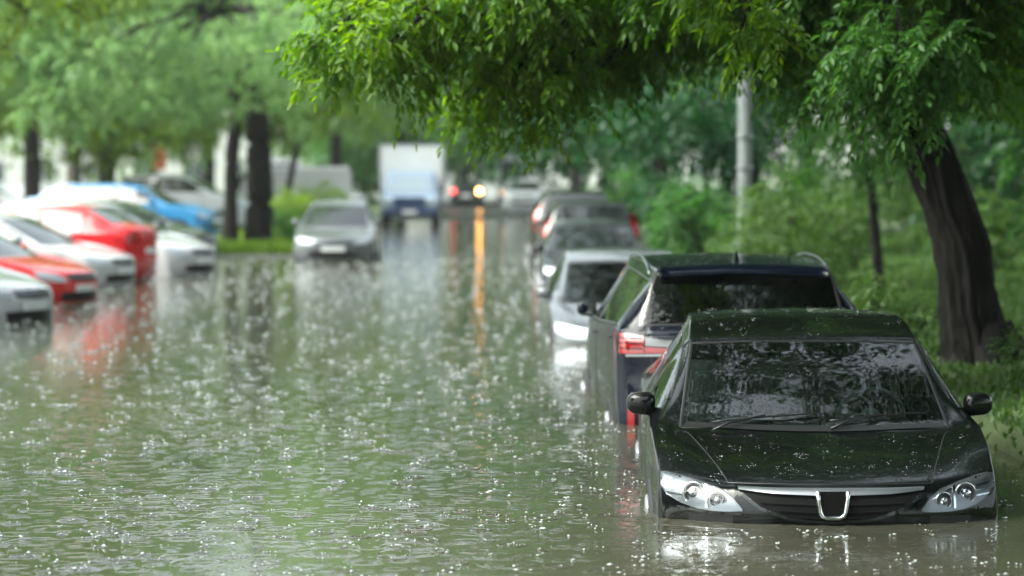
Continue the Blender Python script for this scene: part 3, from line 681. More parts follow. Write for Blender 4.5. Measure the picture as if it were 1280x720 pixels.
# --- 2 navy SUV in front of it, seen from behind: its nose points away
suvY = 19.35
suv = Car('suv_car', 'dark navy SUV seen from behind, standing in water just beyond the black sedan', SUV, M['navy_paint'], (1.77, suvY+4.6, -.47), HEAD+R(180)+R(1.3),
          S=5, W=1.89, glass='privacy_glass', seats=True, details=False)
def suv_rear(s):
    for e in (1, -1):
        t = s.drape('tail_light', [(e*.735, 1.105), (e*.82, 1.12), (e*.925, 1.13)], [(e*.735, .985), (e*.82, .98), (e*.925, .98)], M['tail_red'], 'rear', off=.018, K=4, sub=4)
        s.drape('lamp_bar', [(e*.42, 1.022), (e*.58, 1.024), (e*.73, 1.03)], [(e*.42, .988), (e*.58, .987), (e*.73, .986)], M['tail_red'], 'rear', off=.016, K=2, sub=4, thick=.02, parent=t)
        s.drape('reversing_lamp', [(e*.44, 1.075), (e*.58, 1.082), (e*.725, 1.095)], [(e*.44, 1.03), (e*.58, 1.032), (e*.725, 1.038)], M['tail_clear'], 'rear', off=.012, K=2, sub=3, thick=.015, parent=t)
        for zz in (1.018, 1.055, 1.09): s.drape('lamp_rib', [(e*.745, zz+.004), (e*.91, zz+.006)], [(e*.745, zz-.003), (e*.91, zz-.001)], M['void'], 'rear', off=.022, K=1, sub=6, thick=.006, parent=t)
        s.drape('lamp_strip', [(e*.42, .982), (e*.62, .982), (e*.86, .974)], [(e*.42, .967), (e*.62, .967), (e*.86, .960)], M['satin'], 'rear', off=.018, K=1, sub=4, thick=.014)
        s.drape('reflector', [(e*.80, .61), (e*.85, .61)], [(e*.80, .47), (e*.85, .47)], M['tail_red'], 'rear', off=.012, K=2, sub=2, thick=.015)
        s.drape('headlight', [(e*.5, .86), (e*.85, .90)], [(e*.5, .77), (e*.85, .80)], M['lamp_silver'], 'front', off=.01)
        P = [Vector((x, e*(.655), 1.0)) for x in np.linspace(2.0, 4.0, 12)]
        P = [s.bvh.ray_cast(Vector((p.x, p.y, 4)), Vector((0, 0, -1)))[0]+Vector((0, 0, .025 if 0 < k < 11 else 0)) for k, p in enumerate(P)]
        link('roof_rail', MB().tube(P, .010, 6).mesh('roof_rail'), M['satin'], s.root)
    s.drape('number_plate', [(-.26, .90), (.26, .90)], [(-.26, .79), (.26, .79)], M['plate'], 'rear', off=.012, K=1, sub=2)
    s.drape('bumper_step', [(-.85, .66), (0, .665), (.85, .66)], [(-.85, .60), (0, .60), (.85, .60)], M['trim'], 'rear', off=.03, K=2, sub=6, thick=.04)
    # roof spoiler and fin
    q = MB(); V = []
    for i, y in enumerate(np.linspace(-.60, .60, 17)):
        b = s.bvh.ray_cast(Vector((4.05, y, 4)), Vector((0, 0, -1)))[0]; zt = b.z; c = .03*(y/.6)**2
        V += [(4.02, y, zt+.002), (4.22-c, y, zt+.0), (4.37-c*2, y, zt-.055), (4.36-c*2, y, zt-.075), (4.20, y, zt-.09)]
    q.add(V, [(i*5+e, i*5+e+1, i*5+e+6, i*5+e+5) for i in range(16) for e in range(4)]+[(0, 1, 2, 3, 4), (80, 84, 83, 82, 81)])
    link('roof_spoiler', q.mesh('roof_spoiler'), s.pt, s.root)
    q = MB(); b = s.bvh.ray_cast(Vector((3.75, 0, 4)), Vector((0, 0, -1)))[0]
    q.add([(3.62, -.025, b.z-.01), (3.62, .025, b.z-.01), (3.83, -.02, b.z-.01), (3.83, .02, b.z-.01), (3.80, 0, b.z+.075), (3.74, 0, b.z+.05)], [(0, 1, 5), (1, 3, 4, 5), (0, 5, 4, 2), (2, 4, 3)])
    link('antenna_fin', q.mesh('antenna_fin', False), s.pt, s.root)
    P = [s.bvh.ray_cast(Vector((9, y, z)), Vector((-1, 0, 0)))[0]+Vector((.02, 0, .0)) for y, z in ((0, 1.17), (-.2, 1.19), (-.42, 1.22))]
    link('rear_wiper', MB().tube(P, .008, 6).mesh('rear_wiper'), M['trim'], s.root)
    s.mirror(1); s.mirror(-1); s.handles()
suv_rear(suv); beads(suv, 320, 1.9, 4.3, .7)
def wake(s, offs):
    z = -s.root.location.z; c = Vector((s.L/2, 0, z+.01)); mb = MB(); Mx = s.root.matrix_basis
    for off in offs:
        P = []
        for k in range(160):
            t = k/160*2*math.pi; q = Vector((c.x+(s.L/2-.5)*math.copysign(abs(math.cos(t))**.5, math.cos(t)), 0, c.z)); d = Vector((math.cos(t)*.6, math.sin(t), 0)).normalized()
            h = s.bvh.ray_cast(q+d*4, -d)[0]
            if h is None: continue
            P.append(h+d*(off+.012*math.sin(k*1.7+off*60)+.01*random.random()))
        V = []; n = len(P)
        for k, p in enumerate(P):
            t = (P[(k+1) % n]-P[k-1]).normalized(); nn = Vector((t.y, -t.x, 0)); hgt = (.0045 if off < .03 else .0028)*random.uniform(.4, 1.2)
            for a, b in ((-.016, -.004), (0, hgt), (.016, -.004)): V.append(Mx @ Vector((p.x+nn.x*a, p.y+nn.y*a, z+b)))
        mb.add(V, [(k*3+e, k*3+e+1, ((k+1) % n)*3+e+1, ((k+1) % n)*3+e) for k in range(n) for e in (0, 1)])
    link('ripple_ring', mb.mesh('ripple_ring'), M['water'], kind='stuff', label='low ripples lapping round the hull of the '+('black sedan' if s is civ else 'navy SUV'))
for s_ in (civ, suv):
    s_.root.matrix_basis = Matrix.Translation(s_.root.location) @ s_.root.rotation_euler.to_matrix().to_4x4(); wake(s_, (.0, .05, .12, .22))
# --- the rest of the right row
AWAY = HEAD+R(180)
white3 = Car('sedan_car', 'pale silver sedan facing us, half hidden behind the navy SUV', SEDAN, M['silver_paint'], (1.60, 28.9, -.48), HEAD+R(1.0), S=4, glass='glass', seats=True)
Car('hatchback_car', 'dark hatchback facing us between the pale silver sedan and the far dark SUVs', HATCH, M['dark_paint'], (1.82, 44.3, gz(1.8, 44)-.02), HEAD, S=3)
c5 = Car('suv_car', 'dark SUV with tall red tail lamps, its back to the dark hatchback', SUV, M['dark_paint'], (1.98, 54.8, gz(2, 52)-.05), AWAY, S=3, W=1.86, backglass='tint_glass', plate_r=False)
c6 = Car('suv_car', 'tall black SUV, farthest dark one in the kerbside row', SUV, M['dark_paint'], (1.93, 62.0, gz(2, 60)), AWAY, S=3, W=1.88, Hs=1.04, plate_r=False)
for c_ in (c5, c6):
    for e in (1, -1): c_.drape('tail_light', [(e*.70, 1.42), (e*.76, 1.42), (e*.84, 1.40)], [(e*.80, 1.0), (e*.86, 1.0), (e*.90, 1.0)], M['tail_red'], 'rear', off=.02, K=4, sub=2)
Car('sedan_car', 'dark green-grey sedan at the far end of the kerbside row', SEDAN, M['dark_paint'], (2.25, 72, gz(2, 70)), AWAY, S=2, details=True)
# --- silver car in the road and the row in the car park
Car('hatchback_car', 'silver hatchback driving towards us beside the grass island', HATCH, M['silver_paint'], (-3.16, 57.9, gz(0, 58)+.05), HEAD, S=4, W=1.70)
G_ = 'cars parked nose out in the flooded car park'
def lot(px, py, spec, paintn, label, ang=24, S=3, name='parked_car', flip=False, zoff=0, **kw):
    """nose (or tail) corner at photo pixel px on the waterline py"""
    d = HC*F/(py-HY); x = (px-VX)/F*d
    th = R(ang); hd = Vector((math.cos(th), -math.sin(th), 0))          # nose direction
    if not flip:
        n = Vector((x, d, 0))-hd*.25+Vector((-hd.y*0, .55, 0))
        rz = math.atan2(-hd.y, -hd.x)
    else:
        n = Vector((x, d+.55, 0))-hd*(spec['L']*kw.get('Ls', 1)+.1); rz = math.atan2(hd.y, hd.x)
    return Car(name, label, spec, M[paintn], (n.x, n.y, gz(n.x, n.y)+zoff), rz, S=S, group=G_, **kw)
lot(60, 403, HATCH, 'white_paint', 'silver white hatchback cut off at the left edge, nearest car in the car park', 22, zoff=0)
lot(121, 379, SEDAN, 'red_paint', 'low red sedan nosing out beside the nearest silver hatchback', 20, zoff=-.03)
lot(172, 360, SEDAN, 'white_paint', 'white sedan between the two red cars', 18, Hs=.98, zoff=0)
lot(192, 352, SEDAN, 'red_paint', 'taller red sedan parked tail out behind the white sedan', 12, flip=True, zoff=0, Ls=.92)
lot(270, 345, HATCH, 'white_paint', 'long white estate car with pale headlights, its nose farthest into the road', 24, S=4, Hs=1.1, Ls=1.15, zoff=.03)
lot(272, 326, SEDAN, 'dark_paint', 'dark sedan peeking out behind the white estate car', 24, zoff=.0)
lot(281, 304, SUV, 'blue_paint', 'bright blue SUV beside the double-trunked tree', 12, zoff=.08)
lot(228, 298, SEDAN, 'pale_blue_paint', 'pale blue sedan behind the bright blue SUV', 14, Hs=1.12, zoff=.12)
lot(325, 290, SUV, 'white_paint', 'white high-roofed SUV showing above the blue SUV', 10, Hs=1.12, zoff=.12)
G2 = 'far cars on the other side of the grass island'
for i, (px, py, pn, sp, lb, an) in enumerate([
        (170, 274, 'dark_paint', SEDAN, 'far dark sedan behind the pale blue sedan', 5), (120, 272, 'grey_paint', HATCH, 'far grey hatchback left of the dark far sedan', 5),
        (458, 262, 'white_paint', SEDAN, 'far white sedan left of the lorry', 20), (425, 270, 'red_paint', HATCH, 'far dull red hatchback behind the silver hatchback', 25),
        (390, 268, 'white_paint', SEDAN, 'far white sedan right of the double-trunked tree', 20), (60, 276, 'white_paint', SUV, 'far white SUV near the left edge', 8)]):
    d = HC*F/(py-HY)*.9; x = (px-VX)/F*d; th = R(an)
    Car('parked_car', lb, sp, M[pn], (x, d, gz(x, d)), math.atan2(math.sin(th), -math.cos(th)), S=2, group=G2)
# --- cars at the road's far end
rc = Car('sedan_car', 'far dark sedan with one red and one glowing orange tail lamp', SEDAN, M['dark_paint'], (-.86, 144.6, gz(0, 140)), AWAY, S=2, details=False)
for yy, m_ in ((-.64, 'brake_red'), (.64, 'brake_warm')):
    # seen from behind, the glowing lamp is on the right
    q = MB(); h = rc.bvh.ray_cast(Vector((9, yy, .86)), Vector((-1, 0, 0)))[0]; r_ = .14 if m_ == 'brake_warm' else .15
    q.ellipsoid(h, (.05, r_, .13), 12, 8); link('tail_light', q.mesh('tail_light'), M[m_], rc.root)
rc.drape('number_plate', [(-.26, .70), (.26, .70)], [(-.26, .58), (.26, .58)], M['plate'], 'rear', off=.02, K=1, sub=2)
Car('suv_car', 'far white SUV coming towards us right of the red sedan', SUV, M['white_paint'], (1.85, 124, gz(0, 124)), HEAD, S=2, W=1.95)

# --- lorry
def lorry():
    t = empty('lorry', (-2.70, 101, gz(0, 101)), 0, 'white box lorry with pale blue cab driving towards us', 'lorry')
    P = lambda nm, mb, m, par=t, sm=False: link(nm, mb.mesh(nm, sm), M[m], par)
    # cab: profile in (y back, z) lofted across x with rounded shoulders
    prof = [(.02, .42), (0, .75), (.03, 1.0), (.32, 1.12), (.55, 1.22), (1.05, 1.95), (1.25, 2.06), (2.0, 2.10), (2.05, .42)]
    q = MB(); xs = [-1.02, -.98, -.88, .88, .98, 1.02]; sc_ = [(.0, .93), (.0, .97), (0, 1), (0, 1), (0, .97), (0, .93)]
    for x, (a, kz) in zip(xs, sc_):
        for (y, z) in prof: q.v.append((x*(1 if z < 1.25 else 1-.11*(z-1.25)/.85), y+(.10 if abs(x) > 1 else (.04 if abs(x) > .9 else 0)), .42+(z-.42)*kz))
    n = len(prof)
    for i in range(5):
        for k in range(n-1): q.f.append((i*n+k, i*n+k+1, (i+1)*n+k+1, (i+1)*n+k))
    q.f.append(tuple(range(n))); q.f.append(tuple(5*n+k for k in range(n))[::-1])
    P('cab', q, 'truck_cab', sm=False)
    q = MB().add([(-.80, .60, 1.27), (.80, .60, 1.27), (.72, 1.00, 1.90), (-.72, 1.00, 1.90)], [(0, 1, 2, 3)]); 
    q.v = [(x, y-.03, z) for x, y, z in q.v]; P('windshield', q, 'lorry_glass')
    for e in (1, -1):
        q = MB().add([(e*1.025, .85, 1.25), (e*1.025, 1.75, 1.25), (e*.965, 1.7, 1.85), (e*.98, 1.12, 1.85)], [(0, 1, 2, 3)]); P('side_window', q, 'tint_glass')
        q = MB(); q.box(e*.78-.17, e*.78+.17, -.05, .05, .82, 1.02, .03); P('headlight', q, 'lamp_silver')
        q = MB(); q.box(e*1.20-.09, e*1.20+.09, .50, .60, 1.25, 1.62, .03); q.tube([(e*1.0, .6, 1.3), (e*1.15, .56, 1.35)], .02, 6); P('wing_mirror', q, 'trim')
        for y in (.75, 4.0):
            q = MB(); q.tube([(e*.93-.13, y, .36), (e*.93+.13, y, .36)], .36, 20); wh = P('wheel', q, 'rubber')
            q = MB(); q.tube([(e*1.05, y, .36), (e*1.07, y, .36)], .2, 14); P('rim', q, 'rim', wh)
    q = MB(); q.box(-.58, .58, -.06, .02, .70, 1.10, .03); g = P('grille', q, 'truck_grille')
    q = MB(); q.box(-1.02, 1.02, -.12, .08, .42, .68, .05); P('bumper', q, 'truck_grille')
    q = MB(); q.box(-.26, .26, -.135, -.122, .50, .61); P('number_plate', q, 'plate')
    q = MB(); q.box(-1.22, 1.22, 2.15, 5.6, .85, 3.08, .03); b = P('cargo_box', q, 'truck_box')
    q = MB()
    for x0, x1, z0, z1 in ((-1.23, 1.23, 3.02, 3.09), (-1.23, 1.23, .84, .92), (-1.235, -1.15, .92, 3.02), (1.15, 1.235, .92, 3.02)): q.box(x0, x1, 2.13, 2.2, z0, z1)
    P('box_frame', q, 'satin', b)
    q = MB(); q.box(-.5, .5, 2.0, 5.5, .55, .80); P('chassis', q, 'trim')
lorry()
def van(px, d, label, m, rz, h=2.1, w=1.9, L=5.0, z=0):
    x = (px-VX)/F*d; t = empty('parked_van', (x, d, gz(x, d)+z), rz, label, 'van', 'far vans')
    q = MB(); prof = [(.05, .3), (0, .6), (.06, .95), (.75, 1.15), (1.25, h*.93), (1.5, h), (L-.1, h), (L, h*.9), (L, .3)]; n = len(prof)
    xs = [-w/2, -w/2+.06, w/2-.06, w/2]
    for i, x in enumerate(xs):
        for y, zz in prof: q.v.append((x*(1 if zz < 1.2 else .93), y, zz-(.05 if i in (0, 3) and zz > 1.2 else 0)))
    for i in range(3):
        for k in range(n-1): q.f.append((i*n+k, i*n+k+1, (i+1)*n+k+1, (i+1)*n+k))
    q.f.append(tuple(range(n))); q.f.append(tuple(3*n+k for k in range(n))[::-1])
    link('body', q.mesh('body', False), m, t)
    q = MB().add([(-w*.42, .80, 1.19), (w*.42, .80, 1.19), (w*.39, 1.2, h*.90), (-w*.39, 1.2, h*.90)], [(0, 1, 2, 3)]); q.v = [(a, b-.04, c) for a, b, c in q.v]
    link('windshield', q.mesh('windshield', False), M['tint_glass'], t)
    for e in (1, -1):
        q = MB().add([(e*(w/2*.97), 1.15, 1.25), (e*(w/2*.97), 2.1, 1.25), (e*(w/2*.945), 2.1, h*.85), (e*(w/2*.945), 1.4, h*.85)], [(0, 1, 2, 3)]); q.v = [(a+e*.012, b, c) for a, b, c in q.v]
        link('side_window', q.mesh('side_window', False), M['tint_glass'], t)
        q = MB(); q.box(e*w*.36-.15, e*w*.36+.15, -.04, .06, .72, .92, .02); link('headlight', q.mesh('headlight'), M['lamp_silver'], t)
        for y in (.9, L-1.1):
            q = MB(); q.tube([(e*(w/2-.2), y, .33), (e*(w/2+.01), y, .33)], .33, 18); link('wheel', q.mesh('wheel', False), M['rubber'], t)
    q = MB(); q.box(-w*.46, w*.46, -.06, .05, .30, .52, .03); link('bumper', q.mesh('bumper'), M['trim'], t)
van(645, 150, 'tall white van far down the road behind the white SUV', M['white_paint'], 0, 2.7, 2.0)
van(352, 108, 'white van seen between the double-trunked tree and the far cars', M['white_paint'], R(12), 2.6, 2.0)
van(265, 100, 'white van behind the bright blue SUV', M['white_paint'], R(-75), 2.2, 1.9)

# ---------------------------------------------------------------- leaves
def norm(a): return a/(np.linalg.norm(a, axis=-1, keepdims=True)+1e-9)
def leaves(name, O, D, Lg, Wd, m, parent=None, fine=True, sag=.25, kind='stuff', **kw):
    """one pointed, folded leaf per origin O along D"""
    n = len(O); D = norm(D); up = norm(np.array([0, 0, 1.0])+rng.normal(0, .55, (n, 3)))
    B = norm(np.cross(D, up)); Nn = np.cross(B, D)
    Lg = Lg[:, None]; Wd = Wd[:, None]; dn = np.array([0, 0, -1.0])
    tip = O+D*Lg+dn*Lg*sag
    if fine:
        a = O+D*Lg*.28+Nn*Wd*.25; b = O+D*Lg*.62+dn*Lg*sag*.4+Nn*Wd*.2
        V = np.stack([O, a+B*Wd*.42, b+B*Wd*.46, tip, b-B*Wd*.46, a-B*Wd*.42], 1)
        f = np.array([(0, 1, 2, 3), (0, 3, 4, 5)]); k = 6
    else:
        a = O+D*Lg*.45+dn*Lg*sag*.2+Nn*Wd*.2
        V = np.stack([O, a+B*Wd*.5, tip, a-B*Wd*.5], 1); f = np.array([(0, 1, 2), (0, 2, 3)]); k = 4
    Fc = (np.arange(n)*k)[:, None, None]+f[None]
    me = new_mesh(name, V.reshape(-1, 3), arr=Fc.reshape(-1, f.shape[1]))
    o = link(name, me, m, parent, **kw); o['kind'] = kind
    return o
def sprays(P, Dr, Rl, K, ll, lw, droop=.5):
    """compound leaves: each rachis at P along Dr with K leaflets -> leaf origins, directions, sizes"""
    n = len(P); Dr = norm(Dr); side = norm(np.cross(Dr, np.array([0, 0, 1.0])+rng.normal(0, .4, (n, 3))))
    O, D, A, Bw = [], [], [], []
    for k in range(K):
        t = (k+1.2)/(K+.2); e = (1 if k % 2 else -1) if k < K-1 else 0
        o = P+Dr*(Rl*t)[:, None]+np.array([0, 0, -1.0])*(Rl*droop*t*t)[:, None]
        d = Dr*(.55 if e else 1)+side*e*.85+np.array([0, 0, -1.0])*(.25+droop*t*.8)+rng.normal(0, .22, (n, 3))
        O.append(o); D.append(d); A.append(ll*(.75+.5*rng.random(n))*(1-.25*abs(t-.5))); Bw.append(lw*(.8+.4*rng.random(n)))
    return np.concatenate(O), np.concatenate(D), np.concatenate(A), np.concatenate(Bw)
def clump_points(c, r, n, dens=2.2):
    u = norm(rng.normal(0, 1, (n, 3))); rad = rng.random(n)**(1/dens)
    return np.array(c)+u*rad[:, None]*np.array(r), u
def bez(a, b, c, n): return [a*(1-t)**2+b*2*t*(1-t)+c*t*t for t in np.linspace(0, 1, n)]
def trunk_mesh(path, rad, n=16, rough=.06, flare=True):
    mb = MB(); P = []; 
    path = [Vector(p) for p in path]
    dense = []; rr = []
    for i in range(len(path)-1):
        a, b = path[i], path[i+1]; am = path[max(i-1, 0)]; bn = path[min(i+2, len(path)-1)]
        for k in range(6):
            t = k/6; q = .5*((2*a)+(b-am)*t+(2*am-5*a+4*b-bn)*t*t+(3*a-am-3*b+bn)*t**3); dense.append(q); rr.append(rad[i]*(1-t)+rad[i+1]*t)
    dense.append(path[-1]); rr.append(rad[-1])
    mb.tube(dense, rr, n)
    V = np.array(mb.v); cc = np.repeat(np.array([tuple(p) for p in dense]), n, 0)
    k = np.tile(np.arange(n), len(dense)); ph = np.repeat(np.arange(len(dense)), n)
    rp = rng.normal(0, 1, n); w_ = 1+rough*(rp[k]+.6*np.sin(ph*.9+k*2.1))+rough*.5*rng.normal(0, 1, len(k))
    V = cc+(V-cc)*w_[:, None]; mb.v = [tuple(p) for p in V]
    return mb
def tree(name, label, base, top_path, rads, clumps, m, bark='bark', group=None, spray=(.30, 7, .085, .032), dens=60, fine=False, attach=None, droop=.5, branches=True, cat='tree', coarse=None):
    """tree: trunk along a path, a branch to each leaf clump, leaves of all clumps in one crown"""
    b = Vector(base); t = empty(name, b, 0, label, cat, group)
    path = [Vector(p)-b for p in top_path]
    link('trunk', trunk_mesh(path, rads).mesh('trunk'), M[bark], t)
    OO, DD, AA, BB = [], [], [], []
    for ci, cl in enumerate(clumps):
        c, r, mul = Vector(cl[0])-b, cl[1], (cl[2] if len(cl) > 2 else 1.0)
        r = r if hasattr(r, '__len__') else (r, r, r*.8)
        if branches:
            k = min(len(path)-1, max(1, int(len(path)*(.55+.45*random.random())))); a = path[k]
            cand = [p for p in path[1:] if p.z < c.z+1.0] or path[1:]
            a = min(cand, key=lambda p: (p-c).length)
            mid = (a+c)/2+Vector((0, 0, .18*(a-c).length)); L_ = (a-c).length
            pts = bez(a, mid, c, 9); rb = min(rads[-1]*.75, .02+.018*L_)
            mb = MB(); mb.tube(pts, [rb*(1-.75*q/8) for q in range(9)], 7)
            for _ in range(5):
                e = c+Vector(rng.normal(0, .5, 3)*np.array(r)); s0 = pts[random.randint(5, 8)]
                mb.tube(bez(s0, (s0+e)/2+Vector((0, 0, .1*r[0])), e, 5), [rb*.28*(1-.7*q/4) for q in range(5)], 5)
            link('branch', mb.mesh('branch'), M[bark], t)
        vol = r[0]*r[1]*r[2]*4.19; n = max(8, int(dens*mul*vol**.8))
        ns = 6; sb = rng.normal(0, .5, (ns, 3))*np.array(r); P, U = clump_points(c, np.array(r)*.5, n, 2.2); P = P+sb[rng.integers(0, ns, n)]
        Dr = U*.8+np.array([0, 0, -.15])+rng.normal(0, .4, (n, 3))
        Rl = spray[0]*(.6+.7*rng.random(n))
        o, d, a_, w_ = sprays(P, Dr, Rl, spray[1], spray[2], spray[3], droop)
        OO.append(o); DD.append(d); AA.append(a_); BB.append(w_)
    leaves('crown', np.concatenate(OO), np.concatenate(DD), np.concatenate(AA), np.concatenate(BB), m, t, fine=fine)
    return t

# --- the leaning tree on the right, its boughs reach over the road
def hero():
    base = Vector((4.28, 23.4, .05))
    path = [Vector((4.38, 23.4, -.25)), Vector((4.29, 23.4, .1)), Vector((4.17, 23.4, .54)), Vector((4.07, 23.4, 1.23)), Vector((3.81, 23.4, 1.91)), Vector((3.42, 23.2, 2.5)), Vector((3.2, 23.1, 2.9)), Vector((3.2, 22.9, 3.6)), Vector((3.1, 22.8, 4.6)), Vector((3.2, 22.9, 6.0))]
    rads = [.44, .31, .235, .205, .19, .18, .19, .17, .15, .10]
    rt = empty('leaning_tree', base, 0, 'dark leaning tree at the right, boughs of sharp green leaves over the road', 'tree')
    link('trunk', trunk_mesh([p-base for p in path], rads, 60, .075).mesh('trunk'), M['bark'], rt)
    for a_, L_ in ((-.5, .75), (.9, .55), (2.6, .6), (-1.7, .7), (-2.6, .5)):
        e_ = Vector((math.cos(a_)*L_, math.sin(a_)*L_, -.10)); s_ = Vector((math.cos(a_)*.12, math.sin(a_)*.12, .42))
        link('root', trunk_mesh([s_, Vector((e_.x*.5, e_.y*.5, .12)), Vector((e_.x*.8, e_.y*.8, .02)), e_], [.13, .10, .07, .04], 14, .08).mesh('root'), M['bark'], rt)
    att = path[5:-1]
    # (px, py, d, radius, amount)
    near = [(385, 92, 19.0, .17, 1.0), (425, 75, 19.3, .24, 1), (470, 95, 19.0, .24, 1), (450, 40, 19.8, .28, .9), (510, 60, 19.4, .30, 1), (535, 110, 19.6, .28, 1), (575, 30, 20, .33, .9), (590, 95, 20, .32, 1),
            (600, 150, 20.2, .22, .9), (640, 130, 20, .30, 1), (650, 60, 20.6, .38, 1), (672, 168, 20.5, .20, .9), (700, 125, 20.4, .30, 1), (735, 150, 20.8, .20, .8), (730, 60, 21, .40, 1), (775, 110, 21, .28, 1),
            (800, 45, 21.4, .42, 1), (850, 85, 21.5, .30, 1), (905, 60, 22, .36, 1), (885, 118, 22, .17, .8), (965, 70, 22.2, .36, 1), (985, 135, 22, .24, .8), (1035, 60, 21.8, .40, 1), (1045, 140, 20, .22, 1),
            (1075, 95, 19.5, .28, 1.2), (1125, 70, 19.2, .28, 1.2), (1120, 135, 19.4, .24, 1.2), (1165, 105, 19.2, .24, 1.2), (1105, 180, 19.6, .16, 1), (1150, 160, 19.6, .18, 1), (1205, 60, 20.5, .34, 1), (1250, 110, 21, .32, 1), (1275, 40, 20, .38, 1), (1235, 175, 23.6, .24, .8),
            (1290, 190, 25, .3, .8), (910, 20, 18, .25, .9), (925, 55, 18, .12, .8), (935, 118, 22, .17, .9), (620, -10, 19.5, .4, .8), (700, -10, 20, .45, .8), (800, -15, 20, .45, 1), (880, -20, 21, .45, 1), (980, -10, 20, .45, 1), (1080, 0, 20, .45, 1), (1180, -10, 20, .45, 1)]
    crowns = {'hero_leaf': [], 'lit_leaf': [], 'lit_cool_leaf': []}
    for (px, py, d, r, mul) in near:
        c = at(px, py-26-10*(d-19), d); n = int(135*mul*(r/.3)**2.0)
        n = int(n*.72); ns = 5; sub_ = rng.normal(0, .62, (ns, 3))*r; ch = rng.integers(0, ns, n)
        P, U = clump_points(c-base, (r*.5, r*.5, r*.36), n, 2.2); P = P+sub_[ch]*np.array([1, 1, .75])
        Dr = U*.7+np.array([-.1, 0, -.25])+rng.normal(0, .45, (n, 3)); Rl = .15+.14*rng.random(n)
        q_ = sprays(P, Dr, Rl, 9, .075, .034, .45); crowns['lit_leaf' if px < 660 or 900 < px < 930 and d < 19 else ('lit_cool_leaf' if 1030 < px < 1170 and d < 20.1 else 'hero_leaf')].append(q_)
        a0 = min(att, key=lambda p: (p-c).length+abs(p.z-3.3)); 
        # arch over from the trunk, end in hanging twigs
        mid = (a0+c)/2+Vector((0, 0, .25+.22*(a0-c).length)); L_ = (a0-c).length
        pts = [p-base for p in bez(a0, mid, c, 13)]
        mb = MB().tube(pts, [(.012+.011*L_)*(1-.85*q/12) for q in range(13)], 7)
        for _ in range(7):
            s0 = pts[random.randint(8, 12)]; e = (c-base)+Vector(rng.normal(0, .5, 3)*r)+Vector((0, 0, -.3*r))
            mb.tube(bez(s0, (s0+e)/2+Vector((0, 0, .15*r)), e, 5), [.007*(1-.6*q/4) for q in range(5)], 4)
        link('branch', mb.mesh('branch'), M['bark'], rt)
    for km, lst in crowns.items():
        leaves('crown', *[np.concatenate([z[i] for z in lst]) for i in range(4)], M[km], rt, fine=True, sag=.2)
    # the high crown above the picture: shades the kerb, shows in paint, glass and water
    O, D, A, B = [], [], [], []
    for _ in range(400):
        x, y = random.uniform(-1.8, 9.5), random.uniform(8, 37); z = random.uniform(4.0, 9.5)-.12*abs(x-4)
        if ((x-3.9)/5.5)**2+((y-22.5)/14.5)**2 > 1: continue
        if (y < 19 and random.random() < .28) or (y > 16 and x < .3): continue
        n = 150; r = random.uniform(.5, .9)
        P, U = clump_points(Vector((x, y, z))-base, (r, r, r*.7), n); Dr = U*.7+np.array([0, 0, -.4])+rng.normal(0, .4, (n, 3))
        o, dd, a, b = sprays(P, Dr, .3+.2*rng.random(n), 5, .16, .07, .5); O.append(o); D.append(dd); A.append(a); B.append(b)
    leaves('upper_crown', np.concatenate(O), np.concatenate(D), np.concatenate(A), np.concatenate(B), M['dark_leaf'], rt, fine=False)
hero()
def clumps_img(lst): return [(at(px, py, d), r, m) for px, py, d, r, m in lst]
def generic_tree(name, label, x, y, h, cr, m, lo=2.2, n=16, bark='bark', group=None, leaf=.16, dens=34, rt=.22, lean=0, K=6, cat='tree'):
    z0 = float(ground_z(x, y)); base = (x, y, z0)
    path = [(x, y, z0-.3), (x+lean*.1, y, z0+.6), (x+lean*.4, y, z0+h*.25), (x+lean*.8, y, z0+h*.5), (x+lean, y, z0+h*.85)]
    cl = []
    for i in range(n):
        a = random.random()*6.28; q = math.sqrt(random.random()); zz = random.uniform(lo, h); f = math.sin(math.pi*min(1, .18+.80*(zz-lo)/(h-lo+.01)))**.6
        r = cr*random.uniform(.24, .42)
        cl.append((Vector((x+lean*.8+math.cos(a)*q*cr*f, y+math.sin(a)*q*cr*f, z0+zz)), (r, r, r*.75), 1))
    return tree(name, label, base, path, [rt*1.5, rt*1.1, rt, rt*.8, rt*.35], cl, m, bark, group, (leaf*1.9, K, leaf, leaf*.55), dens, False, droop=.3, cat=cat)
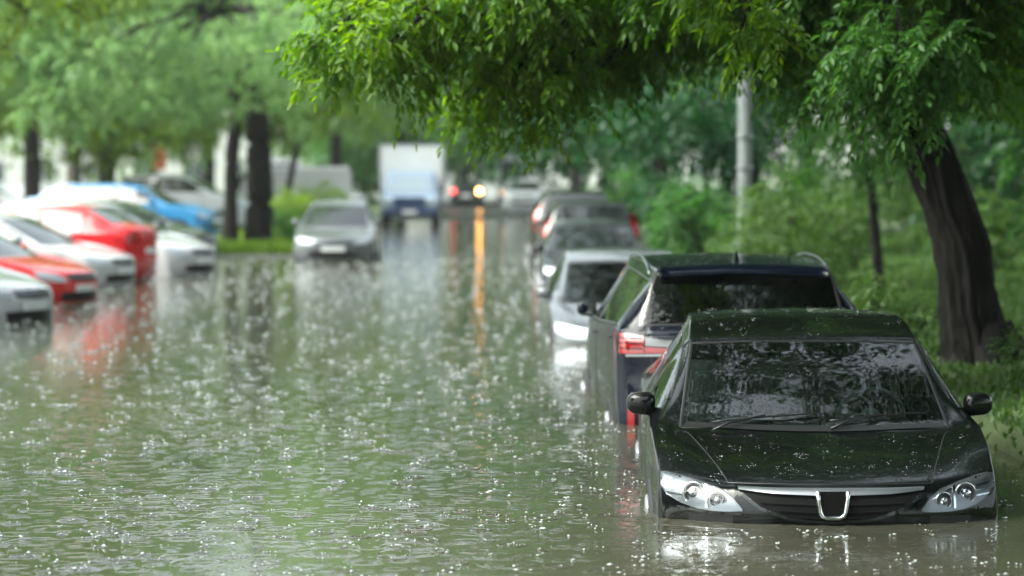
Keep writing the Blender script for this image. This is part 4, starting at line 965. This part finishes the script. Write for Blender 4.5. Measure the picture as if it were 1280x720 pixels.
# --- the double-trunked tree on the island
def island_tree():
    b = Vector((-5.75, 68, .05)); t = empty('double_trunk_tree', b, 0, 'dark tree with two trunks standing on the grass island', 'tree')
    L = lambda pts: [Vector(p)-b for p in pts]
    p1 = L([at(322, 316, 68), at(322, 300, 68), at(326, 250, 68), at(325, 200, 68), at(322, 150, 68), at(315, 100, 68), at(318, 20, 68), at(320, -120, 68)])
    link('trunk', trunk_mesh(p1, [.44, .36, .33, .31, .30, .22, .13, .08], 18, .05).mesh('trunk'), M['bark'], t)
    p2 = L([at(292, 318, 67.6), at(289, 300, 67.6), at(289, 250, 67.6), at(290, 200, 67.6), at(295, 150, 67.6), at(290, 100, 67.6), at(270, 20, 67), at(250, -90, 67)])
    link('trunk', trunk_mesh(p2, [.30, .22, .17, .16, .16, .15, .10, .06], 14, .05).mesh('trunk'), M['bark'], t)
    O, D, A, B = [], [], [], []
    lst = []
    for _ in range(46):
        px = random.uniform(20, 440); py = random.uniform(-110, 120)
        edge = 150-.00035*(px-230)**2*5.0
        if py > edge-20: py = edge-random.uniform(20, 80)
        lst.append((px, py, random.uniform(62, 72), random.uniform(.6, 1.0), 1))
    lst += [(60, 118, 63, .8, 1), (110, 130, 65, .8, 1), (160, 122, 64, .8, 1), (210, 130, 63, .8, 1), (250, 125, 66, .7, 1), (365, 120, 66, .8, 1), (400, 105, 64, .8, 1), (350, 70, 62, .9, 1), (235, 95, 62, .8, 1), (320, 40, 61, 1, 1), (180, 75, 61, .9, 1)]
    for k, (px, py, d, r, mul) in enumerate(lst):
        c = at(px, py, d)-b; n = int(62*(r/.9)**2.2)
        ns = 6; sb = rng.normal(0, .55, (ns, 3))*r; P, U = clump_points(c, (r*.42, r*.42, r*.26), n, 2.2); P = P+sb[rng.integers(0, ns, n)]*np.array([1, 1, .7])
        Dr = U*.8+np.array([0, 0, -.12])+rng.normal(0, .4, (n, 3))
        o, dd, a, w_ = sprays(P, Dr, .2+.2*rng.random(n), 7, .17, .09, .3); O.append(o); D.append(dd); A.append(a); B.append(w_)
        a0 = min(p1[4:]+p2[5:], key=lambda p: (p-c).length); mid = (a0+c)/2+Vector((0, 0, .2*(a0-c).length))
        mb = MB().tube(bez(a0, mid, c, 8), [(.02+.009*(a0-c).length)*(1-.75*q/7) for q in range(8)], 6); link('branch', mb.mesh('branch'), M['bark'], t)
    leaves('crown', np.concatenate(O), np.concatenate(D), np.concatenate(A), np.concatenate(B), M['blue_leaf'], t, fine=False)
island_tree()
# --- other trees
TL = 'trees round the car park'; TR = 'trees along the right verge'
# left side: (px of trunk, distance, height, crown radius, leaf, label, lowest crown)
for (px, d, h, cr, lf, lb, lo, lean) in [
    (42, 88, 12, 4.6, 'yellow_leaf', 'yellow green tree with dark trunk at the left edge', 3.4, 0),
    (92, 100, 12, 4.2, 'blue_leaf', 'pale trunked tree right of the yellow green one at the left edge', 3.2, .3),
    (135, 92, 11, 3.6, 'yellow_leaf', 'yellow green tree in the middle of the car park side', 2.6, 0),
    (190, 112, 13, 4.6, 'blue_leaf', 'mid green tree behind the orange board', 3.6, 0),
    (352, 92, 8, 3.0, 'yellow_leaf', 'slender leaning tree just right of the double-trunked tree', 3.4, 1.2),
    (420, 118, 13, 5.0, 'blue_leaf', 'broad tree left of the lorry', 3.4, 0),
    (-20, 60, 10, 3.6, 'blue_leaf', 'tree mostly outside the left edge', 3.6, 0),
    (262, 125, 13, 4.6, 'blue_leaf', 'blue green tree far behind the blue SUV', 3.8, 0)]:
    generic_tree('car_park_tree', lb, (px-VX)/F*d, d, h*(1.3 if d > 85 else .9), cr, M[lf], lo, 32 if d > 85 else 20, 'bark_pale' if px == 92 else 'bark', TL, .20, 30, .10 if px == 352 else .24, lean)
# far end
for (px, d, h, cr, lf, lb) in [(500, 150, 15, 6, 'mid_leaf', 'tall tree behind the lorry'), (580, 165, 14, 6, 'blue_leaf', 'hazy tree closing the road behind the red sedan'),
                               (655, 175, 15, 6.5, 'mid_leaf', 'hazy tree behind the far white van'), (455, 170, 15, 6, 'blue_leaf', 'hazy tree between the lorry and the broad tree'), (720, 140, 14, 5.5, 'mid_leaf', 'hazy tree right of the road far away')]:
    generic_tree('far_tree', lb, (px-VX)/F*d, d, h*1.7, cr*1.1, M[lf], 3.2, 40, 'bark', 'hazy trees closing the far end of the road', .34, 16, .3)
# right side woods
for (x, y, h, cr, lf, lb, lo) in [
    (7.4, 36, 9, 2.8, 'mid_leaf', 'green tree hanging in from the right edge behind the leaning trunk', 2.4),
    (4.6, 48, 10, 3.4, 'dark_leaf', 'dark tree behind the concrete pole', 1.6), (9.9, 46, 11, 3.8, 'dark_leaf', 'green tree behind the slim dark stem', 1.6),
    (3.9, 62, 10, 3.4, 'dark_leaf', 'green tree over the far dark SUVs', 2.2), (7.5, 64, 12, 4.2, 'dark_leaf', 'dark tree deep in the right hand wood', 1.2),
    (4.4, 84, 12, 4.2, 'mid_leaf', 'tree over the far end of the kerbside row', 2.4), (8.8, 30, 9, 3.0, 'mid_leaf', 'tree behind the leaning trunk at the right edge', 1.6),
    (11.5, 56, 12, 4.5, 'dark_leaf', 'dark tree at the right edge of the wood', 1.0), (4.8, 108, 13, 4.6, 'mid_leaf', 'tree right of the far white SUV', 2.6)]:
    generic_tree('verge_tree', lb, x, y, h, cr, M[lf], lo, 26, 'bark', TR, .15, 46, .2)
# small stem with no low leaves
b = at(1098, 392, 36); t = empty('sapling', b, 0, 'thin dark bare stem rising from the verge left of the leaning trunk', 'tree')
P = [at(1100, 396, 36)-b, at(1099, 340, 36)-b, at(1094, 280, 36)-b, at(1088, 225, 36)-b, at(1070, 170, 36)-b, at(1050, 110, 36)-b]
link('trunk', trunk_mesh(P, [.085, .07, .06, .055, .045, .03], 10, .05).mesh('trunk'), M['bark'], t)
n = 260; Pp, U = clump_points(P[4], (.8, .8, .5), n); o_, d_, a_, w_ = sprays(Pp, U*.6+np.array([0, 0, -.5]), .2+.2*rng.random(n), 7, .10, .04, .5)
leaves('crown', o_, d_, a_, w_, M['mid_leaf'], t, fine=False)
tree('overhanging_tree', 'yellow green bough hanging in at the top left corner', (-9.5, 40, float(ground_z(-9.5, 40))), [(-9.5, 40, -.4), (-9.5, 40, 1), (-9.3, 40, 3), (-8.9, 40, 5), (-8.6, 40, 6.5)], [.3, .24, .2, .15, .08],
     [(at(px, py, 40), r, 1.2) for px, py, r in ((-30, -40, .6), (30, -20, .42), (75, -5, .40), (120, -12, .42), (40, 15, .30), (105, 18, .28), (150, -30, .45), (-25, 30, .5), (-30, 90, .45), (10, 60, .22))], M['yellow_leaf'], spray=(.24, 7, .11, .05), dens=120)
# trees behind and beside the camera: they show in the cars' paint, glass and the water
for (x, y, h, cr, lb) in [(6.5, 5, 10, 4.2, 'tree beside the viewer on the right verge'), (5.5, -6, 11, 4.5, 'tree behind the viewer on the right verge'), (-4.5, -14, 11, 4.5, 'tree behind the viewer on the left'), (1.5, -24, 13, 6, 'tree farthest behind the viewer'),
                          (8.5, 16, 10, 3.8, 'tree right of the black sedan outside the picture'), (-13, 10, 10, 4.0, 'tree left of the viewer across the water'), (-14, 30, 11, 4.2, 'tree across the car park outside the left edge')]:
    generic_tree('roadside_tree', lb, x, y, h, cr*1.15, M['dark_leaf'], 3.2, 25, 'bark', 'trees round the viewer', .28, 20, .22)

# ---------------------------------------------------------------- shrubs, undergrowth and grass
def shrub(x, y, h, r, m, label, leaf=.09, n=260, K=6):
    z0 = float(ground_z(x, y)); t = empty('shrub', (x, y, z0), 0, label, 'shrub', 'shrubs on the right verge' if x > 0 else 'shrubs on the grass island')
    mb = MB()
    for _ in range(9):
        a = random.random()*6.28; e = Vector((math.cos(a)*r*.7, math.sin(a)*r*.7, h*random.uniform(.5, .9)))
        mb.tube(bez(Vector((e.x*.08, e.y*.08, -.05)), Vector((e.x*.3, e.y*.3, h*.5)), e, 6), [.016*(1-.7*q/5) for q in range(6)], 5)
    link('stem', mb.mesh('stem'), M['bark'], t)
    P = []; U = []
    for _ in range(9):
        a = random.random()*6.28; q = math.sqrt(random.random())*r*.75; c = (math.cos(a)*q, math.sin(a)*q, h*random.uniform(.35, .85))
        p, u = clump_points(c, (r*.38, r*.38, h*.24), n//9+1); P.append(p); U.append(u)
    P = np.concatenate(P); U = np.concatenate(U); P[:, 2] = np.abs(P[:, 2])+.03
    o, d, a, w_ = sprays(P, U*.7+np.array([0, 0, .1])+rng.normal(0, .4, P.shape), leaf*(1.6+1.4*rng.random(len(P))), K, leaf, leaf*.5, .35)
    o[:, 2] = np.maximum(o[:, 2], .01)
    leaves('foliage', o, d, a, w_, m, t, fine=False)
for (x, y, h, r, m, lb, lf, n) in [
    (4.35, 20.6, .42, .50, 'grass', 'leafy weed clump at the foot of the leaning tree', .06, 260),
    (3.75, 24.6, .7, .55, 'grass', 'low bright shrub left of the leaning trunk foot', .07, 300),
    (4.95, 21.8, .5, .55, 'mid_leaf', 'leafy shrub at the right edge beside the trunk foot', .07, 300),
    (3.9, 35.5, 1.0, .9, 'grass', 'pale green shrub above the navy SUV roof', .09, 420),
    (4.3, 38.3, 1.6, 1.1, 'grass', 'tall pale green shrub at the foot of the concrete pole', .10, 520),
    (3.5, 42.5, 1.5, .8, 'mid_leaf', 'mid green shrub left of the concrete pole', .10, 400),
    (5.6, 42, 1.3, 1.1, 'grass', 'broad light shrub between the pole and the bare stem', .10, 460),
    (6.9, 40, 1.1, 1.0, 'grass', 'light shrub behind the bare stem', .10, 420),
    (7.4, 32, 1.5, 1.1, 'mid_leaf', 'shrub behind the leaning trunk', .10, 460),
    (8.9, 37, 2.0, 1.5, 'grass', 'big light shrub at the right edge behind the trunk', .11, 560),
    (6.0, 50, 1.7, 1.4, 'mid_leaf', 'dusky shrub deep behind the bare stem', .12, 460),
    (8.4, 52, 2.0, 1.6, 'grass', 'light shrub deep in the wood', .12, 500),
    (6.4, 24.5, .9, .8, 'mid_leaf', 'shrub right of the leaning trunk at the edge', .08, 380),
    (4.0, 54, 1.6, 1.1, 'dark_leaf', 'dark shrub beside the far dark SUVs', .12, 380),
    (4.2, 68, 1.9, 1.4, 'mid_leaf', 'shrub beside the far end of the kerbside row', .14, 380),
    (10.6, 46, 2.3, 1.7, 'mid_leaf', 'large shrub far right in the wood', .12, 500),
    (-4.95, 69.5, .9, .55, 'mid_leaf', 'small shrub right of the double trunk', .09, 260),
    (-5.5, 78, 1.3, 1.0, 'yellow_leaf', 'light shrub behind the silver hatchback', .12, 320),
    (-5.0, 88, 1.4, 1.0, 'yellow_leaf', 'yellow green shrub left of the lorry', .12, 320)]:
    shrub(x, y, h, r, M[m], lb, lf, n)
def grass(name, x0, x1, y0, y1, n, hmax, label, wd=.012, pw=1.0, mt_='grass'):
    x = x0+(x1-x0)*rng.random(n)**pw; y = y0+(y1-y0)*rng.random(n)**1.4
    z = ground_z(x, y)
    ok = z > -.03; x, y, z = x[ok], y[ok], z[ok]; n = len(x)
    h = hmax*(.4+.6*rng.random(n))*(1+y/60); D = np.stack([rng.normal(0, .35, n), rng.normal(0, .35, n), np.ones(n)], -1)
    leaves(name, np.stack([x, y, z], -1), D, h, np.full(n, wd)*(1+y/25), M[mt_], None, fine=False, sag=.12, label=label)
grass('grass', 3.3, 13, 11, 62, 70000, .085, 'thick green grass and weeds of the right verge', .022)
grass('grass', -7.2, -4.3, 61.6, 95, 12000, .14, 'bright green grass on the island round the double trunk', .03, mt_='yellow_leaf')

# ---------------------------------------------------------------- concrete pole, orange board, building
b = at(931, 290, 40); b.z = float(ground_z(b.x, b.y)); t = empty('concrete_pole', b, 0, 'pale grey concrete lamp pole rising behind the navy SUV', 'pole')
q = MB(); H = 7.5; n = 8; mbp = MB().tube([(0, 0, -.2), (0, 0, .0), (0, 0, H)], [.115, .11, .085], 8)
link('post', mbp.mesh('post', False), M['concrete'], t)
link('lamp_arm', MB().tube(bez(Vector((0, 0, H)), Vector((0, 0, H+.7)), Vector((-1.2, 0, H+.8)), 8), .035, 8).mesh('lamp_arm'), M['satin'], t)
q = MB(); q.ellipsoid((-1.45, 0, H+.8), (.34, .13, .08)); link('lamp_head', q.mesh('lamp_head'), M['satin'], t)
q = MB(); q.tube([(0, 0, 1.75), (0, 0, 1.80)], .125, 12); q.tube([(0, 0, 2.2), (0, 0, 2.25)], .122, 12); link('steel_band', q.mesh('steel_band', False), M['satin'], t)
b = at(201, 232, 96); b.z = float(ground_z(b.x, b.y)); t = empty('board', b, 0, 'small orange brown board on a post behind the parked cars', 'sign')
link('post', MB().tube([(0, 0, -.1), (0, 0, 3.1)], .04, 8).mesh('post'), M['satin'], t)
q = MB(); q.box(-.22, .22, -.045, -.02+.02, 2.1, 3.0, .015); link('panel', q.mesh('panel', False), M['orange'], t)
def building(x, y, rz, L, H, label):
    t = empty('apartment_building', (x, y, float(ground_z(x, y))-.2), rz, label, 'building', 'pale buildings behind the car park')
    q = MB(); q.box(-L/2, L/2, 0, 12, 0, H); link('wall', q.mesh('wall', False), M['wall'], t)
    q = MB(); q.box(-L/2-.3, L/2+.3, -.3, 12.3, H, H+.35); link('roof', q.mesh('roof', False), M['roof'], t)
    qw = MB(); qw.box(-.7, .7, -.015, .05, 0, 1.4); wm = qw.mesh('window', False); wm.materials.append(M['window_dark'])
    qf = MB()
    for a in ((-.78, .78, -.03, .0, -.10, -.02), (-.78, .78, -.03, .0, 1.42, 1.5), (-.78, -.70, -.03, .0, -.02, 1.42), (.70, .78, -.03, .0, -.02, 1.42), (-.03, .03, -.028, .0, -.02, 1.42)): qf.box(*a)
    fm = qf.mesh('window_frame', False); fm.materials.append(M['plate'])
    for fl in range(int(H/3)):
        for k in range(int(L/3.4)):
            w_ = link('window', wm, None, t); w_.location = (-L/2+1.7+3.4*k+.3, 0, 1.2+3*fl)
            link('window_frame', fm, None, w_)
building(-26, 190, R(8), 60, 15, 'long pale apartment block seen in gaps between the car park trees')
building(18, 235, R(-6), 44, 15, 'pale apartment block far behind the road end')

# ---------------------------------------------------------------- rainy air
q = MB(); q.box(-70, 60, -30, 300, -1.6, 24)
hz = link('haze', q.mesh('haze', False), None, kind='stuff'); hm = bpy.data.materials.new('haze'); hm.use_nodes = True
hm.node_tree.nodes.remove(hm.node_tree.nodes['Principled BSDF'])
pv = hm.node_tree.nodes.new('ShaderNodeVolumePrincipled'); pv.inputs['Color'].default_value = (.93, .97, .96, 1); pv.inputs['Density'].default_value = .0002
pv.inputs['Anisotropy'].default_value = .3
hm.node_tree.links.new(pv.outputs[0], hm.node_tree.nodes['Material Output'].inputs['Volume']); hz.data.materials.append(hm)
print('TRIS', sum(len(o.data.loops)-2*len(o.data.polygons) for o in bpy.data.objects if o.type == 'MESH'), 'KB')
